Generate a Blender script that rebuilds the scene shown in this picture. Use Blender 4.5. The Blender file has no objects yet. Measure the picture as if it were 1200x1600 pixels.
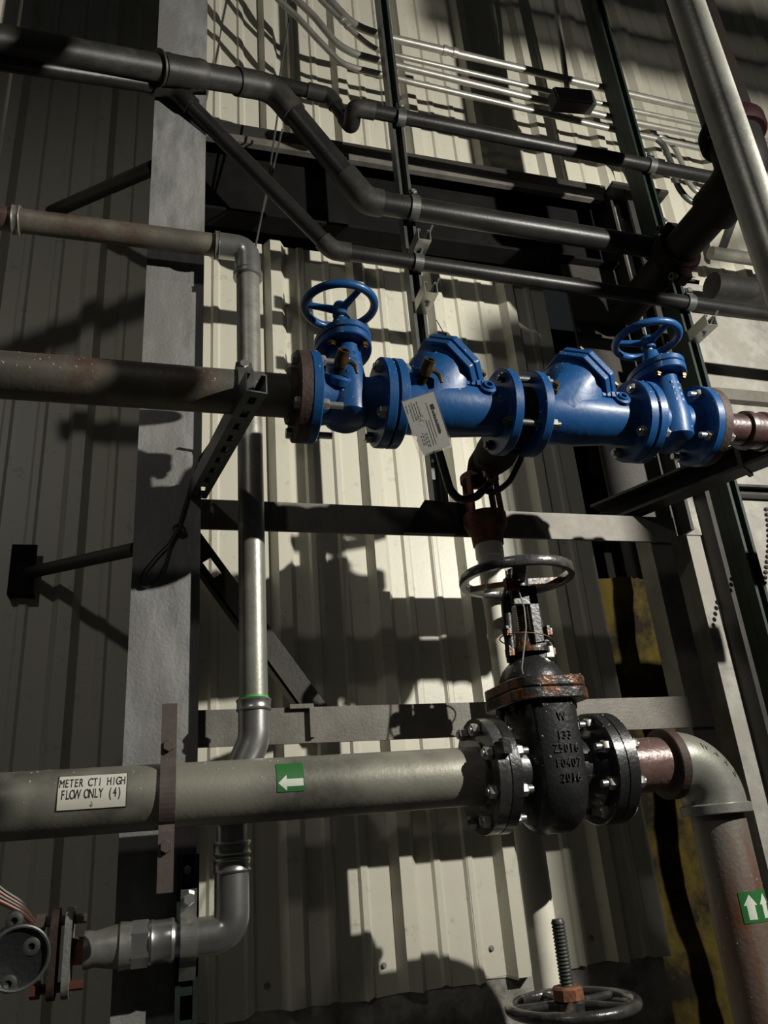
import bpy, bmesh, math, random
from mathutils import Vector, Matrix, Quaternion
random.seed(4)
V = Vector
sc = bpy.context.scene
col = sc.collection

# ------------------------------------------------------------------ camera
F = 1215.0
zc = V((352-600, 2120+800, -F)).normalized()
xc = V((4830-600, -(952-800), -F)); xc = (xc - zc*xc.dot(zc)).normalized()
yc = zc.cross(xc)
RW = Matrix((xc, yc, zc))                 # camera axes -> world axes
CAM = V((0, 0, 1.55))
cd = bpy.data.cameras.new('camera'); cam = bpy.data.objects.new('camera', cd); col.objects.link(cam)
cd.sensor_fit = 'VERTICAL'; cd.sensor_height = 36.0; cd.lens = F/1600*36.0
cd.clip_start = .02
cam.matrix_world = Matrix.Translation(CAM) @ RW.to_4x4()
sc.camera = cam

def P(px, py, Y):
    """pixel of the 1200x1600 photo -> the point of that ray at distance Y from the camera towards the wall"""
    d = RW @ V((px-600, 800-py, -F))
    return CAM + d*(Y/d.y)

# ------------------------------------------------------------------ light, world, exposure
w = bpy.data.worlds.new('world'); sc.world = w; w.use_nodes = True
bg = w.node_tree.nodes['Background']; bg.inputs[0].default_value = (.9, .95, 1, 1); bg.inputs[1].default_value = .012
sc.view_settings.view_transform = 'Standard'; sc.view_settings.look = 'None'
sc.view_settings.exposure = 0.0; sc.view_settings.gamma = 1.0; sc.view_settings.use_curve_mapping = False

def lamp(name, kind, loc, target, power, color=(1, 1, 1), **kw):
    l = bpy.data.lights.new(name, kind); l.energy = power; l.color = color
    for k, v in kw.items(): setattr(l, k, v)
    o = bpy.data.objects.new(name, l); col.objects.link(o); o.location = loc
    o.rotation_euler = (V(target)-V(loc)).to_track_quat('-Z', 'Y').to_euler()
    return o
WORK_LAMP = V((2.12, -.12, 2.95))
lamp('work_lamp_light', 'SPOT', WORK_LAMP, (.75, 2.25, 3.35), 385, (1, .965, .87),
     spot_size=math.radians(170), spot_blend=.9, shadow_soft_size=.016)
lamp('hall_lamp_light', 'SPOT', (-1.6, -1.6, 4.6), (.6, 1.8, 1.4), 50, (1, .96, .88),
     spot_size=math.radians(80), spot_blend=.8, shadow_soft_size=.10)

# ------------------------------------------------------------------ materials
MATS = {}
def mat(name, base, rough=.5, metal=0.0, var=0.0, dark=None, scale=8.0, bump=0.0, bscale=60.0, coat=0.0,
        thresh=(.45, .65), stretch=None, spec=.5, trans=0.0, alpha=1.0, base2=None):
    """principled material: base colour broken up by noise towards `dark` (wear, rust, dirt) + fine bump"""
    m = bpy.data.materials.new(name); m.use_nodes = True; nt = m.node_tree; N = nt.nodes; L = nt.links
    b = N['Principled BSDF']
    b.inputs['Roughness'].default_value = rough; b.inputs['Metallic'].default_value = metal
    b.inputs['Coat Weight'].default_value = coat; b.inputs['Coat Roughness'].default_value = .15
    b.inputs['Specular IOR Level'].default_value = spec
    b.inputs['Transmission Weight'].default_value = trans
    b.inputs['Alpha'].default_value = alpha
    tc = N.new('ShaderNodeTexCoord'); mp = N.new('ShaderNodeMapping')
    if stretch: mp.inputs['Scale'].default_value = stretch
    L.new(tc.outputs['Object'], mp.inputs['Vector'])
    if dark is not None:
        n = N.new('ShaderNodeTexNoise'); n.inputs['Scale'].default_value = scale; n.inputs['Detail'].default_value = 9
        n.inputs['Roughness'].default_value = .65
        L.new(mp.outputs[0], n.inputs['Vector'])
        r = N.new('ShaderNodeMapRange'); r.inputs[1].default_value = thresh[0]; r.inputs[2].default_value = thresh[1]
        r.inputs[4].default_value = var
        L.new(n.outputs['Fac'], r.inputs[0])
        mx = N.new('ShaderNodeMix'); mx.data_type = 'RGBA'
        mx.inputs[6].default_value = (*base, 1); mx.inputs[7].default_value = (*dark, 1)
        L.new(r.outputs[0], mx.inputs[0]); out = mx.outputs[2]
        if base2 is not None:
            n2 = N.new('ShaderNodeTexNoise'); n2.inputs['Scale'].default_value = scale*.35; n2.inputs['Detail'].default_value = 4
            L.new(mp.outputs[0], n2.inputs['Vector'])
            r2 = N.new('ShaderNodeMapRange'); r2.inputs[1].default_value = .48; r2.inputs[2].default_value = .6
            L.new(n2.outputs['Fac'], r2.inputs[0])
            m2 = N.new('ShaderNodeMix'); m2.data_type = 'RGBA'; m2.inputs[7].default_value = (*base2, 1)
            L.new(r2.outputs[0], m2.inputs[0]); L.new(out, m2.inputs[6]); out = m2.outputs[2]
        L.new(out, b.inputs['Base Color'])
    else:
        b.inputs['Base Color'].default_value = (*base, 1)
    if bump:
        n3 = N.new('ShaderNodeTexNoise'); n3.inputs['Scale'].default_value = bscale; n3.inputs['Detail'].default_value = 5
        L.new(tc.outputs['Object'], n3.inputs['Vector'])
        bp = N.new('ShaderNodeBump'); bp.inputs['Strength'].default_value = bump; bp.inputs['Distance'].default_value = .004
        L.new(n3.outputs['Fac'], bp.inputs['Height']); L.new(bp.outputs[0], b.inputs['Normal'])
    MATS[name] = m
    return m

mat('cream_panel', (.56, .54, .45), .42, var=.55, dark=(.25, .23, .18), scale=26, thresh=(.60, .72), bump=.08, bscale=90)
mat('galvanized', (.30, .30, .27), .40, .5, .8, (.13, .125, .11), 14, .10, 120, thresh=(.38, .70), base2=(.24, .24, .21))
mat('galvanized_dull', (.20, .195, .165), .45, .35, .8, (.075, .07, .06), 11, .12, 120, thresh=(.40, .68), base2=(.27, .265, .22))
mat('old_steel_pipe', (.17, .16, .13), .48, .35, .9, (.10, .055, .04), 9, .15, 110, thresh=(.45, .66), base2=(.10, .095, .08))
mat('press_steel', (.42, .42, .41), .30, .85, .5, (.24, .24, .23), 12, .04, 120)
mat('black_pipe', (.010, .010, .010), .38, 0, .7, (.020, .019, .017), 10, .10, 140, spec=.3)
mat('dull_pipe', (.018, .017, .0155), .5, .0, .8, (.05, .047, .041), 9, .12, 120, thresh=(.5, .7), spec=.35)
mat('column_steel', (.25, .25, .245), .6, .1, .85, (.12, .118, .112), 13, .35, 150, thresh=(.40, .66), base2=(.17, .168, .16), stretch=(1.6, 1, .45))
mat('frame_steel', (.16, .15, .13), .6, .2, .7, (.075, .065, .055), 10, .22, 150, thresh=(.42, .66))
mat('dark_steel', (.030, .028, .025), .55, .2, .6, (.055, .048, .04), 12, .15, 120)
mat('black_beam', (.006, .006, .006), .8, 0, .5, (.012, .012, .011), 9, .1, 100, spec=.1)
mat('strut_green', (.022, .036, .030), .45, .35, .6, (.012, .016, .014), 16, .06, 120)
mat('strut_steel', (.10, .105, .10), .42, .5, .6, (.04, .042, .04), 16, .06, 120)
mat('bright_zinc', (.50, .50, .47), .28, .8, .5, (.25, .25, .23), 30, .05, 150)
mat('blue_paint', (.0070, .054, .168), .42, 0, .4, (.004, .028, .09), 14, .16, 70, coat=.10, thresh=(.5, .72), spec=.25)
mat('rust', (.25, .095, .048), .75, .1, .9, (.055, .025, .018), 22, .45, 130, thresh=(.42, .62))
mat('rusty_flange', (.045, .024, .019), .68, .2, .9, (.025, .018, .015), 18, .35, 120, thresh=(.45, .65))
mat('black_iron', (.016, .0165, .018), .36, .1, .5, (.04, .037, .034), 16, .25, 130, coat=.35, thresh=(.52, .7))
mat('wet_iron', (.05, .05, .05), .28, .4, .8, (.12, .115, .11), 20, .35, 90, coat=.6, thresh=(.48, .66))
mat('rust_iron', (.025, .023, .022), .34, .2, 1, (.20, .075, .025), 20, .5, 110, coat=.35, thresh=(.48, .60))
mat('red_lead_pipe', (.14, .09, .08), .35, .2, .8, (.10, .055, .045), 18, .35, 100, coat=.5, thresh=(.42, .65))
mat('maroon_pipe', (.055, .028, .027), .4, .1, .8, (.03, .015, .014), 18, .3, 100, coat=.3, thresh=(.42, .65))
mat('rusty_galv_pipe', (.17, .15, .13), .5, .25, 1, (.15, .062, .032), 7, .25, 120, thresh=(.48, .62), stretch=(1, 1, .25), base2=(.11, .105, .10))
mat('brass', (.12, .075, .034), .4, .75, .8, (.06, .042, .022), 30, .15, 120)
mat('bronze_dark', (.014, .011, .006), .8, 0, .7, (.010, .008, .005), 14, .2, 100, spec=.05)
mat('pvc', (.80, .77, .66), .38, 0, .3, (.5, .45, .33), 14)
mat('concrete', (.34, .33, .30), .8, 0, .8, (.19, .185, .165), 13, .7, 45, thresh=(.42, .66), base2=(.27, .255, .225))
mat('wet_concrete', (.34, .325, .295), .42, 0, .9, (.10, .095, .085), 11, 1.0, 40, thresh=(.42, .64), coat=.3)
mat('floor_concrete', (.16, .15, .14), .7, 0, .7, (.09, .085, .08), 4, .3, 40)
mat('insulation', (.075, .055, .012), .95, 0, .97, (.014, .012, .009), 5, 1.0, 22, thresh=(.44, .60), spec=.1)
mat('void', (.012, .011, .010), .95, spec=.1)
mat('red_coupling', (.007, .0008, .0008), .7, 0, .6, (.004, .0005, .0005), 20, .2, 90, spec=.12)
mat('main_black', (.004, .0035, .0035), .6, 0, .5, (.007, .006, .006), 12, .1, 90, spec=.15)
mat('dark_red_pipe', (.006, .004, .0038), .55, 0, .5, (.010, .006, .006), 10, .1, 90, spec=.2)
mat('conduit', (.36, .35, .31), .35, .6, .5, (.20, .19, .17), 16, .04, 120)
mat('rubber', (.018, .018, .017), .45, 0, .5, (.04, .04, .036), 20)
mat('wire_rope', (.05, .048, .044), .55, .3)
mat('strap_brown', (.095, .075, .066), .55, .15, .6, (.055, .04, .034), 12, .12, 120)
mat('label_white', (.62, .61, .54), .5, 0, .25, (.48, .46, .38), 25)
mat('ink', (.02, .02, .02), .6)
mat('ink_grey', (.22, .22, .22), .6)
mat('sticker_green', (.022, .13, .03), .45, 0, .5, (.018, .12, .025), 30)
mat('sticker_white', (.62, .66, .58), .5, 0, .3, (.40, .44, .38), 30)
mat('green_mark', (.05, .42, .06), .4)
mat('paper', (.42, .41, .38), .6, 0, .25, (.33, .32, .29), 18)
mat('water', (.7, .72, .74), .05, spec=1.0, alpha=.35)
mat('plastic_sleeve', (.8, .8, .78), .12, trans=.9, alpha=.35)
mat('red_plastic', (.16, .035, .035), .5)
mat('copper_wire', (.13, .05, .035), .45, .3)
M = MATS

# ------------------------------------------------------------------ mesh builder
def basis(axis, hint=None):
    a = V(axis).normalized()
    h = V(hint) if hint is not None else (V((0, 0, 1)) if abs(a.z) < .9 else V((1, 0, 0)))
    u = (h - a*h.dot(a)).normalized(); v = a.cross(u)
    return a, u, v
class MB:
    def __init__(s): s.v = []; s.f = []
    def add(s, vs, fs):
        o = len(s.v); s.v += [V(p) for p in vs]; s.f += [tuple(i+o for i in f) for f in fs]; return s
    def box(s, x0, x1, y0, y1, z0, z1, mtx=None):
        c = [V((x, y, z)) for x in (x0, x1) for y in (y0, y1) for z in (z0, z1)]
        if mtx is not None: c = [mtx @ p for p in c]
        return s.add(c, [(0, 1, 3, 2), (4, 6, 7, 5), (0, 4, 5, 1), (2, 3, 7, 6), (0, 2, 6, 4), (1, 5, 7, 3)])
    def bar(s, a, b, wu, wv, hint=None):
        """rectangular bar from a to b; wu across the hint direction"""
        a = V(a); b = V(b); ax, u, v = basis(b-a, hint); c = []
        for p in (a, b):
            for i, j in ((-1, -1), (1, -1), (1, 1), (-1, 1)): c.append(p+u*wu*.5*i+v*wv*.5*j)
        return s.add(c, [(3, 2, 1, 0), (4, 5, 6, 7), (0, 1, 5, 4), (1, 2, 6, 5), (2, 3, 7, 6), (3, 0, 4, 7)])
    def lathe(s, o, axis, prof, n=28, hint=None, su=1.0, sv=1.0):
        o = V(o); a, u, v = basis(axis, hint); vs = []; fs = []; rings = []
        for t, r in prof:
            if r <= 1e-6: rings.append([len(vs)]); vs.append(o+a*t)
            else:
                k = len(vs); rings.append(list(range(k, k+n)))
                for i in range(n):
                    th = 2*math.pi*i/n; vs.append(o+a*t+u*r*su*math.cos(th)+v*r*sv*math.sin(th))
        for A, B in zip(rings, rings[1:]):
            for i in range(n):
                j = (i+1) % n
                if len(A) == 1 and len(B) == 1: continue
                if len(A) == 1: fs.append((A[0], B[j], B[i]))
                elif len(B) == 1: fs.append((A[i], A[j], B[0]))
                else: fs.append((A[i], A[j], B[j], B[i]))
        return s.add(vs, fs)
    def cyl(s, a, b, r, r2=None, n=24, caps=True):
        a = V(a); b = V(b); L = (b-a).length; r2 = r if r2 is None else r2
        pr = [(0, r), (L, r2)]
        if caps: pr = [(0, 0)]+pr+[(L, 0)]
        return s.lathe(a, b-a, pr, n)
    def tubewall(s, a, b, ro, ri, n=24):
        L = (V(b)-V(a)).length
        return s.lathe(a, V(b)-V(a), [(0, ri), (0, ro), (L, ro), (L, ri), (0, ri)], n)
    def tube(s, pts, r, n=14, closed=False, caps=True):
        pts = [V(p) for p in pts]; m = len(pts); rs = r if isinstance(r, (list, tuple)) else [r]*m
        def tan(i):
            if closed: return (pts[(i+1) % m]-pts[i-1]).normalized()
            return (pts[min(i+1, m-1)]-pts[max(i-1, 0)]).normalized()
        t = tan(0); a, u, v = basis(t); vs = []; fs = []
        for i in range(m):
            t2 = tan(i); q = t.rotation_difference(t2); u = q @ u; t = t2
            u = (u-t*u.dot(t)).normalized(); v = t.cross(u)
            for k in range(n):
                th = 2*math.pi*k/n; vs.append(pts[i]+u*rs[i]*math.cos(th)+v*rs[i]*math.sin(th))
        for i in range(m if closed else m-1):
            for k in range(n):
                j = (k+1) % n; i2 = (i+1) % m
                fs.append((i*n+k, i*n+j, i2*n+j, i2*n+k))
        if caps and not closed:
            fs.append(tuple(range(n-1, -1, -1))); fs.append(tuple((m-1)*n+k for k in range(n)))
        return s.add(vs, fs)
    def prism(s, poly, o, u, v, d):
        """2-D polygon in the u,v plane at o, pushed along d"""
        o = V(o); u = V(u); v = V(v); d = V(d); n = len(poly)
        A = [o+u*x+v*y for x, y in poly]; B = [p+d for p in A]
        fs = [tuple(range(n-1, -1, -1)), tuple(range(n, 2*n))]+[(i, (i+1) % n, n+(i+1) % n, n+i) for i in range(n)]
        return s.add(A+B, fs)
    def torus(s, c, axis, R, r, n=48, k=12, su=1., sv=1.):
        a, u, v = basis(axis)
        return s.tube([V(c)+u*R*math.cos(2*math.pi*i/n)+v*R*math.sin(2*math.pi*i/n) for i in range(n)], r, k, True)
    def hull(s, pts):
        bm = bmesh.new()
        for p in pts: bm.verts.new(p)
        r = bmesh.ops.convex_hull(bm, input=bm.verts)
        bmesh.ops.delete(bm, geom=list(set(r['geom_unused']+r['geom_interior'])), context='VERTS')
        bmesh.ops.dissolve_limit(bm, angle_limit=.02, verts=bm.verts, edges=bm.edges)
        bm.verts.index_update()
        vs = [v.co.copy() for v in bm.verts]; fs = [tuple(v.index for v in f.verts) for f in bm.faces]; bm.free()
        return s.add(vs, fs)
    def mesh(s, name, off=V((0, 0, 0)), sharp=38):
        me = bpy.data.meshes.new(name); me.from_pydata([p-off for p in s.v], [], s.f); me.update()
        bm = bmesh.new(); bm.from_mesh(me); bmesh.ops.recalc_face_normals(bm, faces=bm.faces); bm.to_mesh(me); bm.free()
        me.polygons.foreach_set('use_smooth', [True]*len(me.polygons)); me.set_sharp_from_angle(angle=math.radians(sharp))
        return me

def root(o):
    t = V(o.location); p = o.parent
    while p: t += p.location; p = p.parent
    return t
def obj(name, mb, m, parent=None, label=None, sharp=38, bevel=0):
    off = root(parent) if parent else V((0, 0, 0))
    o = bpy.data.objects.new(name, mb.mesh(name, off, sharp)); col.objects.link(o); o.parent = parent
    o.data.materials.append(M[m])
    if label: o['label'] = label
    if bevel:
        b = o.modifiers.new('bevel', 'BEVEL'); b.width = bevel; b.segments = 2; b.limit_method = 'ANGLE'; b.angle_limit = math.radians(40)
    return o
def tag(o, label, cat, group=None):
    o['label'] = label; o['category'] = cat
    if group: o['group'] = group
    return o
def thing(name, label, cat, loc, group=None):
    o = bpy.data.objects.new(name, None); col.objects.link(o); o.location = V(loc); o.empty_display_size = .05
    return tag(o, label, cat, group)
def solo(name, mb, m, label, cat, group=None, **k): return tag(obj(name, mb, m, None, **k), label, cat, group)
def struct(name, mb, m, parent=None, **k):
    o = obj(name, mb, m, parent, **k)
    if parent is None: o['kind'] = 'structure'
    return o
SH = {}
def shared(name, key, build, m, parent, mtx, label=None):
    """a small repeated part that shares its mesh"""
    if key not in SH:
        me = build().mesh(name); me.materials.append(M[m]); SH[key] = me
    o = bpy.data.objects.new(name, SH[key]); col.objects.link(o); o.parent = parent
    o.matrix_local = Matrix.Translation(-root(parent)) @ mtx
    if label: o['label'] = label
    return o
def frame(o, axis, hint=None):
    """matrix whose Z is axis"""
    a, u, v = basis(axis, hint); m = Matrix((u, v, a)).transposed().to_4x4(); m.translation = V(o); return m
def fillet(pts, R, n=8):
    pts = [V(p) for p in pts]; out = [pts[0]]
    for a, b, c in zip(pts, pts[1:], pts[2:]):
        d1 = (a-b).normalized(); d2 = (c-b).normalized(); ang = d1.angle(d2)
        t = min(R/math.tan(ang/2), (a-b).length*.49, (c-b).length*.49); p1 = b+d1*t; p2 = b+d2*t
        for i in range(n+1):
            k = i/n; out.append(p1.lerp(b, k).lerp(b.lerp(p2, k), k))
    out.append(pts[-1]); return out
def arc(c, u, v, R, a0, a1, n=12):
    c = V(c); return [c+V(u)*R*math.cos(a0+(a1-a0)*i/n)+V(v)*R*math.sin(a0+(a1-a0)*i/n) for i in range(n+1)]
X, Y_, Z = V((1, 0, 0)), V((0, 1, 0)), V((0, 0, 1))

def bolt_mesh(sz, shank, nut=True, both=True):
    """hex head at z=0..sz*.65 outwards (+z), shank inwards (-z) with a nut"""
    def f():
        b = MB(); hx = lambda z0, z1: b.lathe(V((0, 0, z0)), Z, [(0, 0), (0, sz), ((z1-z0)*.8, sz), (z1-z0, sz*.86), (z1-z0, 0)], 6)
        hx(0, sz*.75)
        if shank > 0:
            b.cyl((0, 0, sz*.7), (0, 0, -shank), sz*.55, n=10)
            if nut: hx(-shank+sz*1.0, -shank+sz*1.9)
        return b
    return f
def studs(parent, c, axis, rbc, n, phase, grip, sz=.0125, m='bright_zinc', name='bolt', proud=.022):
    """a ring of stud bolts with nuts on both faces of a flange pair; c is the pair's centre"""
    a, u, v = basis(axis, Z)
    def f():
        b = MB()
        for s in (1, -1):
            z0 = grip/2*s; h = sz*1.1*s
            b.lathe(V((0, 0, z0)), Z*s, [(0, 0), (0, sz), (abs(h)*.8, sz), (abs(h), sz*.86), (abs(h), 0)], 6)
        b.cyl((0, 0, -grip/2-sz*1.1-proud), (0, 0, grip/2+sz*1.1+.004), sz*.58, n=10)
        return b
    for i in range(n):
        th = phase+2*math.pi*i/n
        p = V(c)+u*rbc*math.cos(th)+v*rbc*math.sin(th)
        shared(name, ('stud', grip, sz, m, proud), f, m, parent, frame(p, a, V((.3, .2, 1))))

# text
def text_mesh(s, size, mono=None, xs=1.0, bold=0.0):
    """flat list of (verts, faces) of a string centred on 0,0"""
    out_v = []; out_f = []
    def one(ch, dx):
        c = bpy.data.curves.new('t', 'FONT'); c.body = ch; c.size = size; c.offset = bold; c.align_x = 'CENTER'; c.align_y = 'CENTER'
        o = bpy.data.objects.new('t', c); col.objects.link(o)
        dg = bpy.context.evaluated_depsgraph_get(); me = bpy.data.meshes.new_from_object(o.evaluated_get(dg))
        k = len(out_v)
        out_v.extend([(v.co.x*xs+dx, v.co.y) for v in me.vertices]); out_f.extend([tuple(i+k for i in p.vertices) for p in me.polygons])
        bpy.data.objects.remove(o); bpy.data.curves.remove(c); bpy.data.meshes.remove(me)
    if mono:
        for i, ch in enumerate(s):
            if ch != ' ': one(ch, (i-(len(s)-1)/2)*mono)
    else: one(s, 0)
    return out_v, out_f
def solid_text(mb, s, size, fn, h, mono=None, dx=0, dy=0, xs=1.0, bold=0.0):
    """lettering with thickness h; fn(x, y, height) -> point"""
    vs, fs = text_mesh(s, size, mono, xs, bold); n = len(vs)
    A = [fn(x+dx, y+dy, 0) for x, y in vs]; B = [fn(x+dx, y+dy, h) for x, y in vs]
    cnt = {}
    for f in fs:
        for i in range(len(f)):
            e = (f[i], f[(i+1) % len(f)]); cnt[e] = cnt.get(e, 0)+1
    faces = [tuple(i+n for i in f) for f in fs]
    for (a, b) in list(cnt):
        if (b, a) not in cnt: faces.append((a, b, b+n, a+n))
    mb.add(A+B, faces)

# ================================================================== THE SETTING
WALL_Y = 2.25
RIB0, RIBP = .350, .3048
def rib_profile(x0, x1):
    """x,height pairs of the ribbed sheet between x0 and x1"""
    pts = []; k = math.floor((x0-RIB0)/RIBP)-1
    while RIB0+k*RIBP < x1+.4:
        r = RIB0+k*RIBP
        pts += [(r-.020, 0), (r, .034), (r+.036, .034), (r+.056, 0)]
        for q in (.115, .210): pts += [(r+q-.016, 0), (r+q-.008, .008), (r+q+.008, .008), (r+q+.016, 0)]
        k += 1
    inn = [p for p in pts if x0 < p[0] < x1]
    def at(x):
        for a, b in zip(pts, pts[1:]):
            if a[0] <= x <= b[0]: return a[1]+(b[1]-a[1])*(x-a[0])/max(1e-9, b[0]-a[0])
        return 0
    return [(x0, at(x0))]+inn+[(x1, at(x1))]
def panel(parent, x0, x1, z0, z1, lift=0.0, jag=0.0):
    pr = rib_profile(x0, x1); vs = []; fs = []; rnd = random.Random(int(x0*997)); n = len(pr); jz = 0
    for x, h in pr:
        jz = jz*.6+rnd.uniform(-jag, jag)
        y = WALL_Y-h-lift
        vs += [(x, y, z0+jz), (x, y, z1), (x, y+.0012, z0+jz), (x, y+.0012, z1)]
    for i in range(n-1):
        a = i*4; b = a+4
        fs += [(a, b, b+1, a+1), (a+2, a+3, b+3, b+2), (a, a+2, b+2, b), (a+1, b+1, b+3, a+3)]
    fs += [(0, 1, 3, 2), ((n-1)*4, (n-1)*4+2, (n-1)*4+3, (n-1)*4+1)]
    return obj('panel', MB().add(vs, fs), 'cream_panel', parent, sharp=20)
def screw(parent, x, z, lift=0):
    shared('screw', 'screw', lambda: MB().lathe((0, 0, 0), Z, [(0, .008), (.002, .008), (.0025, .0055), (.007, .005), (.007, 0)], 8),
           'column_steel', parent, frame((x, WALL_Y-lift-.0005, z), (0, -1, 0)))

# floor and lower concrete wall
struct('floor', MB().box(-3.5, 4.5, -3.0, 3.2, -.12, 0), 'floor_concrete')
base = MB().box(-3.0, 1.43, WALL_Y+.004, WALL_Y+.25, 0, 1.21)
struct('wall_base', base, 'wet_concrete')
# back wall: sheathing the panels are screwed to
wb = MB().box(-3.0, 1.40, WALL_Y+.02, WALL_Y+.06, 1.215, 3.62)
wall = struct('wall_back', wb, 'void')
wt = MB().box(-3.0, 4.2, WALL_Y+.02, WALL_Y+.06, 3.64, 7.2)
wallt = struct('wall_upper', wt, 'void')
W3 = RIBP*3
LSEAM = .045
edges = [LSEAM, .86, 1.455]
for i, (a, b) in enumerate(zip(edges, edges[1:])):
    b2 = min(b+.10, 1.455); p = panel(wall, a, b2, 1.172, 3.58, .0016*(i % 2), .006)
    for kk in range(-12, 8):
        xr = RIB0+kk*RIBP
        for q in (-.055,):
            if a+.02 < xr+q < min(b, 1.43)-.02: screw(p, xr+q, 1.235+.01*math.sin(kk*5+q*40), .0016*(i % 2))
for i in range(4):
    b = LSEAM-i*W3; panel(wall, b-W3, b+.02, 1.172, 7.1, .0016*((i+1) % 2), .004)
for i in range(5): panel(wallt, LSEAM+i*W3, LSEAM+(i+1)*W3+.06, 3.66, 7.1, .0016*(i % 2), 0)
# concrete wall on the right and the recess with insulation
wr = MB().box(1.815, 4.4, 2.20, 2.70, 0, 3.62)
struct('wall_right', wr, 'concrete')
struct('wall_recess', MB().box(1.36, 1.95, 2.60, 2.66, 0, 3.62), 'void')
ins = MB(); rnd = random.Random(3); nx, nz = 12, 34
vs = []
for j in range(nz+1):
    for i in range(nx+1):
        x = 1.46+.352*i/nx; z = .3+2.05*j/nz
        vs.append((x, 2.44-.05*math.sin(math.pi*i/nx)-.02*math.sin(7*x+9*z)-rnd.uniform(0, .016), z))
fs = [(j*(nx+1)+i, j*(nx+1)+i+1, (j+1)*(nx+1)+i+1, (j+1)*(nx+1)+i) for j in range(nz) for i in range(nx)]
k0 = len(vs); vs += [(x, 2.59, z) for x, y, z in vs]
fs += [tuple(i+k0 for i in reversed(f)) for f in fs]
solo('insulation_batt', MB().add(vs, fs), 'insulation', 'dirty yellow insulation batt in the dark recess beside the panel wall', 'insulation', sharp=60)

# ================================================================== STEEL STRUCTURE
COLX0, COLX1, COLY = -.057, .093, 1.75
g = thing('steel_column', 'grey mottled steel column standing left of the vertical galvanized pipe', 'column', ((COLX0+COLX1)/2, COLY+.07, 0))
obj('flange', MB().box(COLX0, COLX1, COLY, COLY+.010, 0, 6.8), 'column_steel', g)
obj('flange', MB().box(COLX0, COLX1, COLY+.415, COLY+.425, 0, 6.8), 'column_steel', g)
obj('web', MB().box(.014, .022, COLY+.010, COLY+.415, 0, 6.8), 'column_steel', g)

def angle_bar(name, label, cat, a, b, leg, th, up=Z, out=Y_, m='frame_steel', group=None):
    """L-section from a to b: one leg along -up (seen face), one along out"""
    a = V(a); b = V(b); mb = MB(); d = b-a
    poly = [(0, 0), (0, -leg), (th, -leg), (th, -th), (leg, -th), (leg, 0)]
    mb.prism(poly, a, out, up, d)
    return solo(name, mb, m, label, cat, group)
GY = 1.80
zt = 2.350; zb = 1.838
angle_bar('angle_girt', 'horizontal steel angle girt behind the rusty funnel, upper of two', 'girt', (.093, GY, zt), (1.452, GY, zt-.004), .078, .008, group='horizontal angle girts')
angle_bar('angle_girt', 'horizontal steel angle girt behind the black gate valve, lower of two', 'girt', (.093, GY, zb), (1.43, GY, zb-.010), .080, .008, group='horizontal angle girts')
# end post of the frame
mb2 = MB().prism([(0, 0), (.070, 0), (.070, .008), (.008, .008), (.008, .07), (0, .07)], (1.364, GY+.009, 0), X, Y_, (0, 0, zt-.006))
solo('angle_post', mb2, 'frame_steel', 'upright steel angle post in front of the yellow insulation recess', 'post')
# splice piece on lower girt
mb = MB().prism([(0, 0), (0, -.010), (.045, -.010), (.045, -.075), (.055, -.075), (.055, 0)], (P(452, 1112, GY).x, GY-.012, zb+.004), X, Z, (0, .011, 0))
solo('splice_clip', mb, 'frame_steel', 'small bent steel clip welded to the lower girt left of centre', 'clip')
# black gusset on middle girt under the flexible hose
a = P(632, 832, GY-.02); b = P(664, 781, GY-.02); c = P(728, 786, GY-.02); d = P(728, 812, GY-.02); e = P(712, 834, GY-.02)
mb = MB().prism([((q-a).x, (q-a).z) for q in (a, b, c, d, e)], a, X, Z, (0, .018, 0))
solo('gusset_plate', mb, 'dark_steel', 'black steel gusset plate on the upper girt left of the rusty funnel', 'plate')
# diagonal angle brace with slotted hole, between column and lower girt
a = P(296, 838, GY+.085); b = P(500, 1118, GY+.085); d = (b-a); ax, u, v = basis(d, (0, -1, 0))   # u faces camera
wv = .058
br = MB()
side = v if v.x+v.z > 0 else -v
def seg(t0, t1, o0, o1): br.prism([(t0, o0), (t1, o0), (t1, o1), (t0, o1)], a, ax, side, Y_*.006)
L = d.length; s0 = .075; s1 = .125
seg(0, s0, -wv/2, wv/2); seg(s1, L, -wv/2, wv/2); seg(s0, s1, -wv/2, -.012); seg(s0, s1, .012, wv/2)
br.prism([(0, -wv/2), (L, -wv/2), (L, -wv/2+.006), (0, -wv/2+.006)], a, ax, side, Y_*.05)
solo('diagonal_brace', br, 'dark_steel', 'dark slotted angle brace running from the column down to the lower girt', 'brace')
# left pipe brace column -> wall, with black wall bracket
a = P(212, 858, COLY+.10); b = P(36, 897, WALL_Y-.005)
g = thing('pipe_brace', 'round brace from the column to the ribbed wall at left', 'brace', a)
obj('pipe', MB().tube([a, b], .017, 14), 'dull_pipe', g)
obj('bracket', MB().box(b.x-.03, b.x+.035, WALL_Y-.040, WALL_Y-.034, b.z-.07, b.z+.075).box(b.x-.03, b.x+.035, WALL_Y-.036, WALL_Y, b.z-.07, b.z-.062), 'black_beam', g)
a = P(240, 262, COLY+.10); b = P(80, 332, WALL_Y-.005)
solo('pipe_brace', MB().tube([a, b], .022, 14), 'dark_steel', 'dark round brace from the column to the wall below the upper-left pipes', 'brace')

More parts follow.
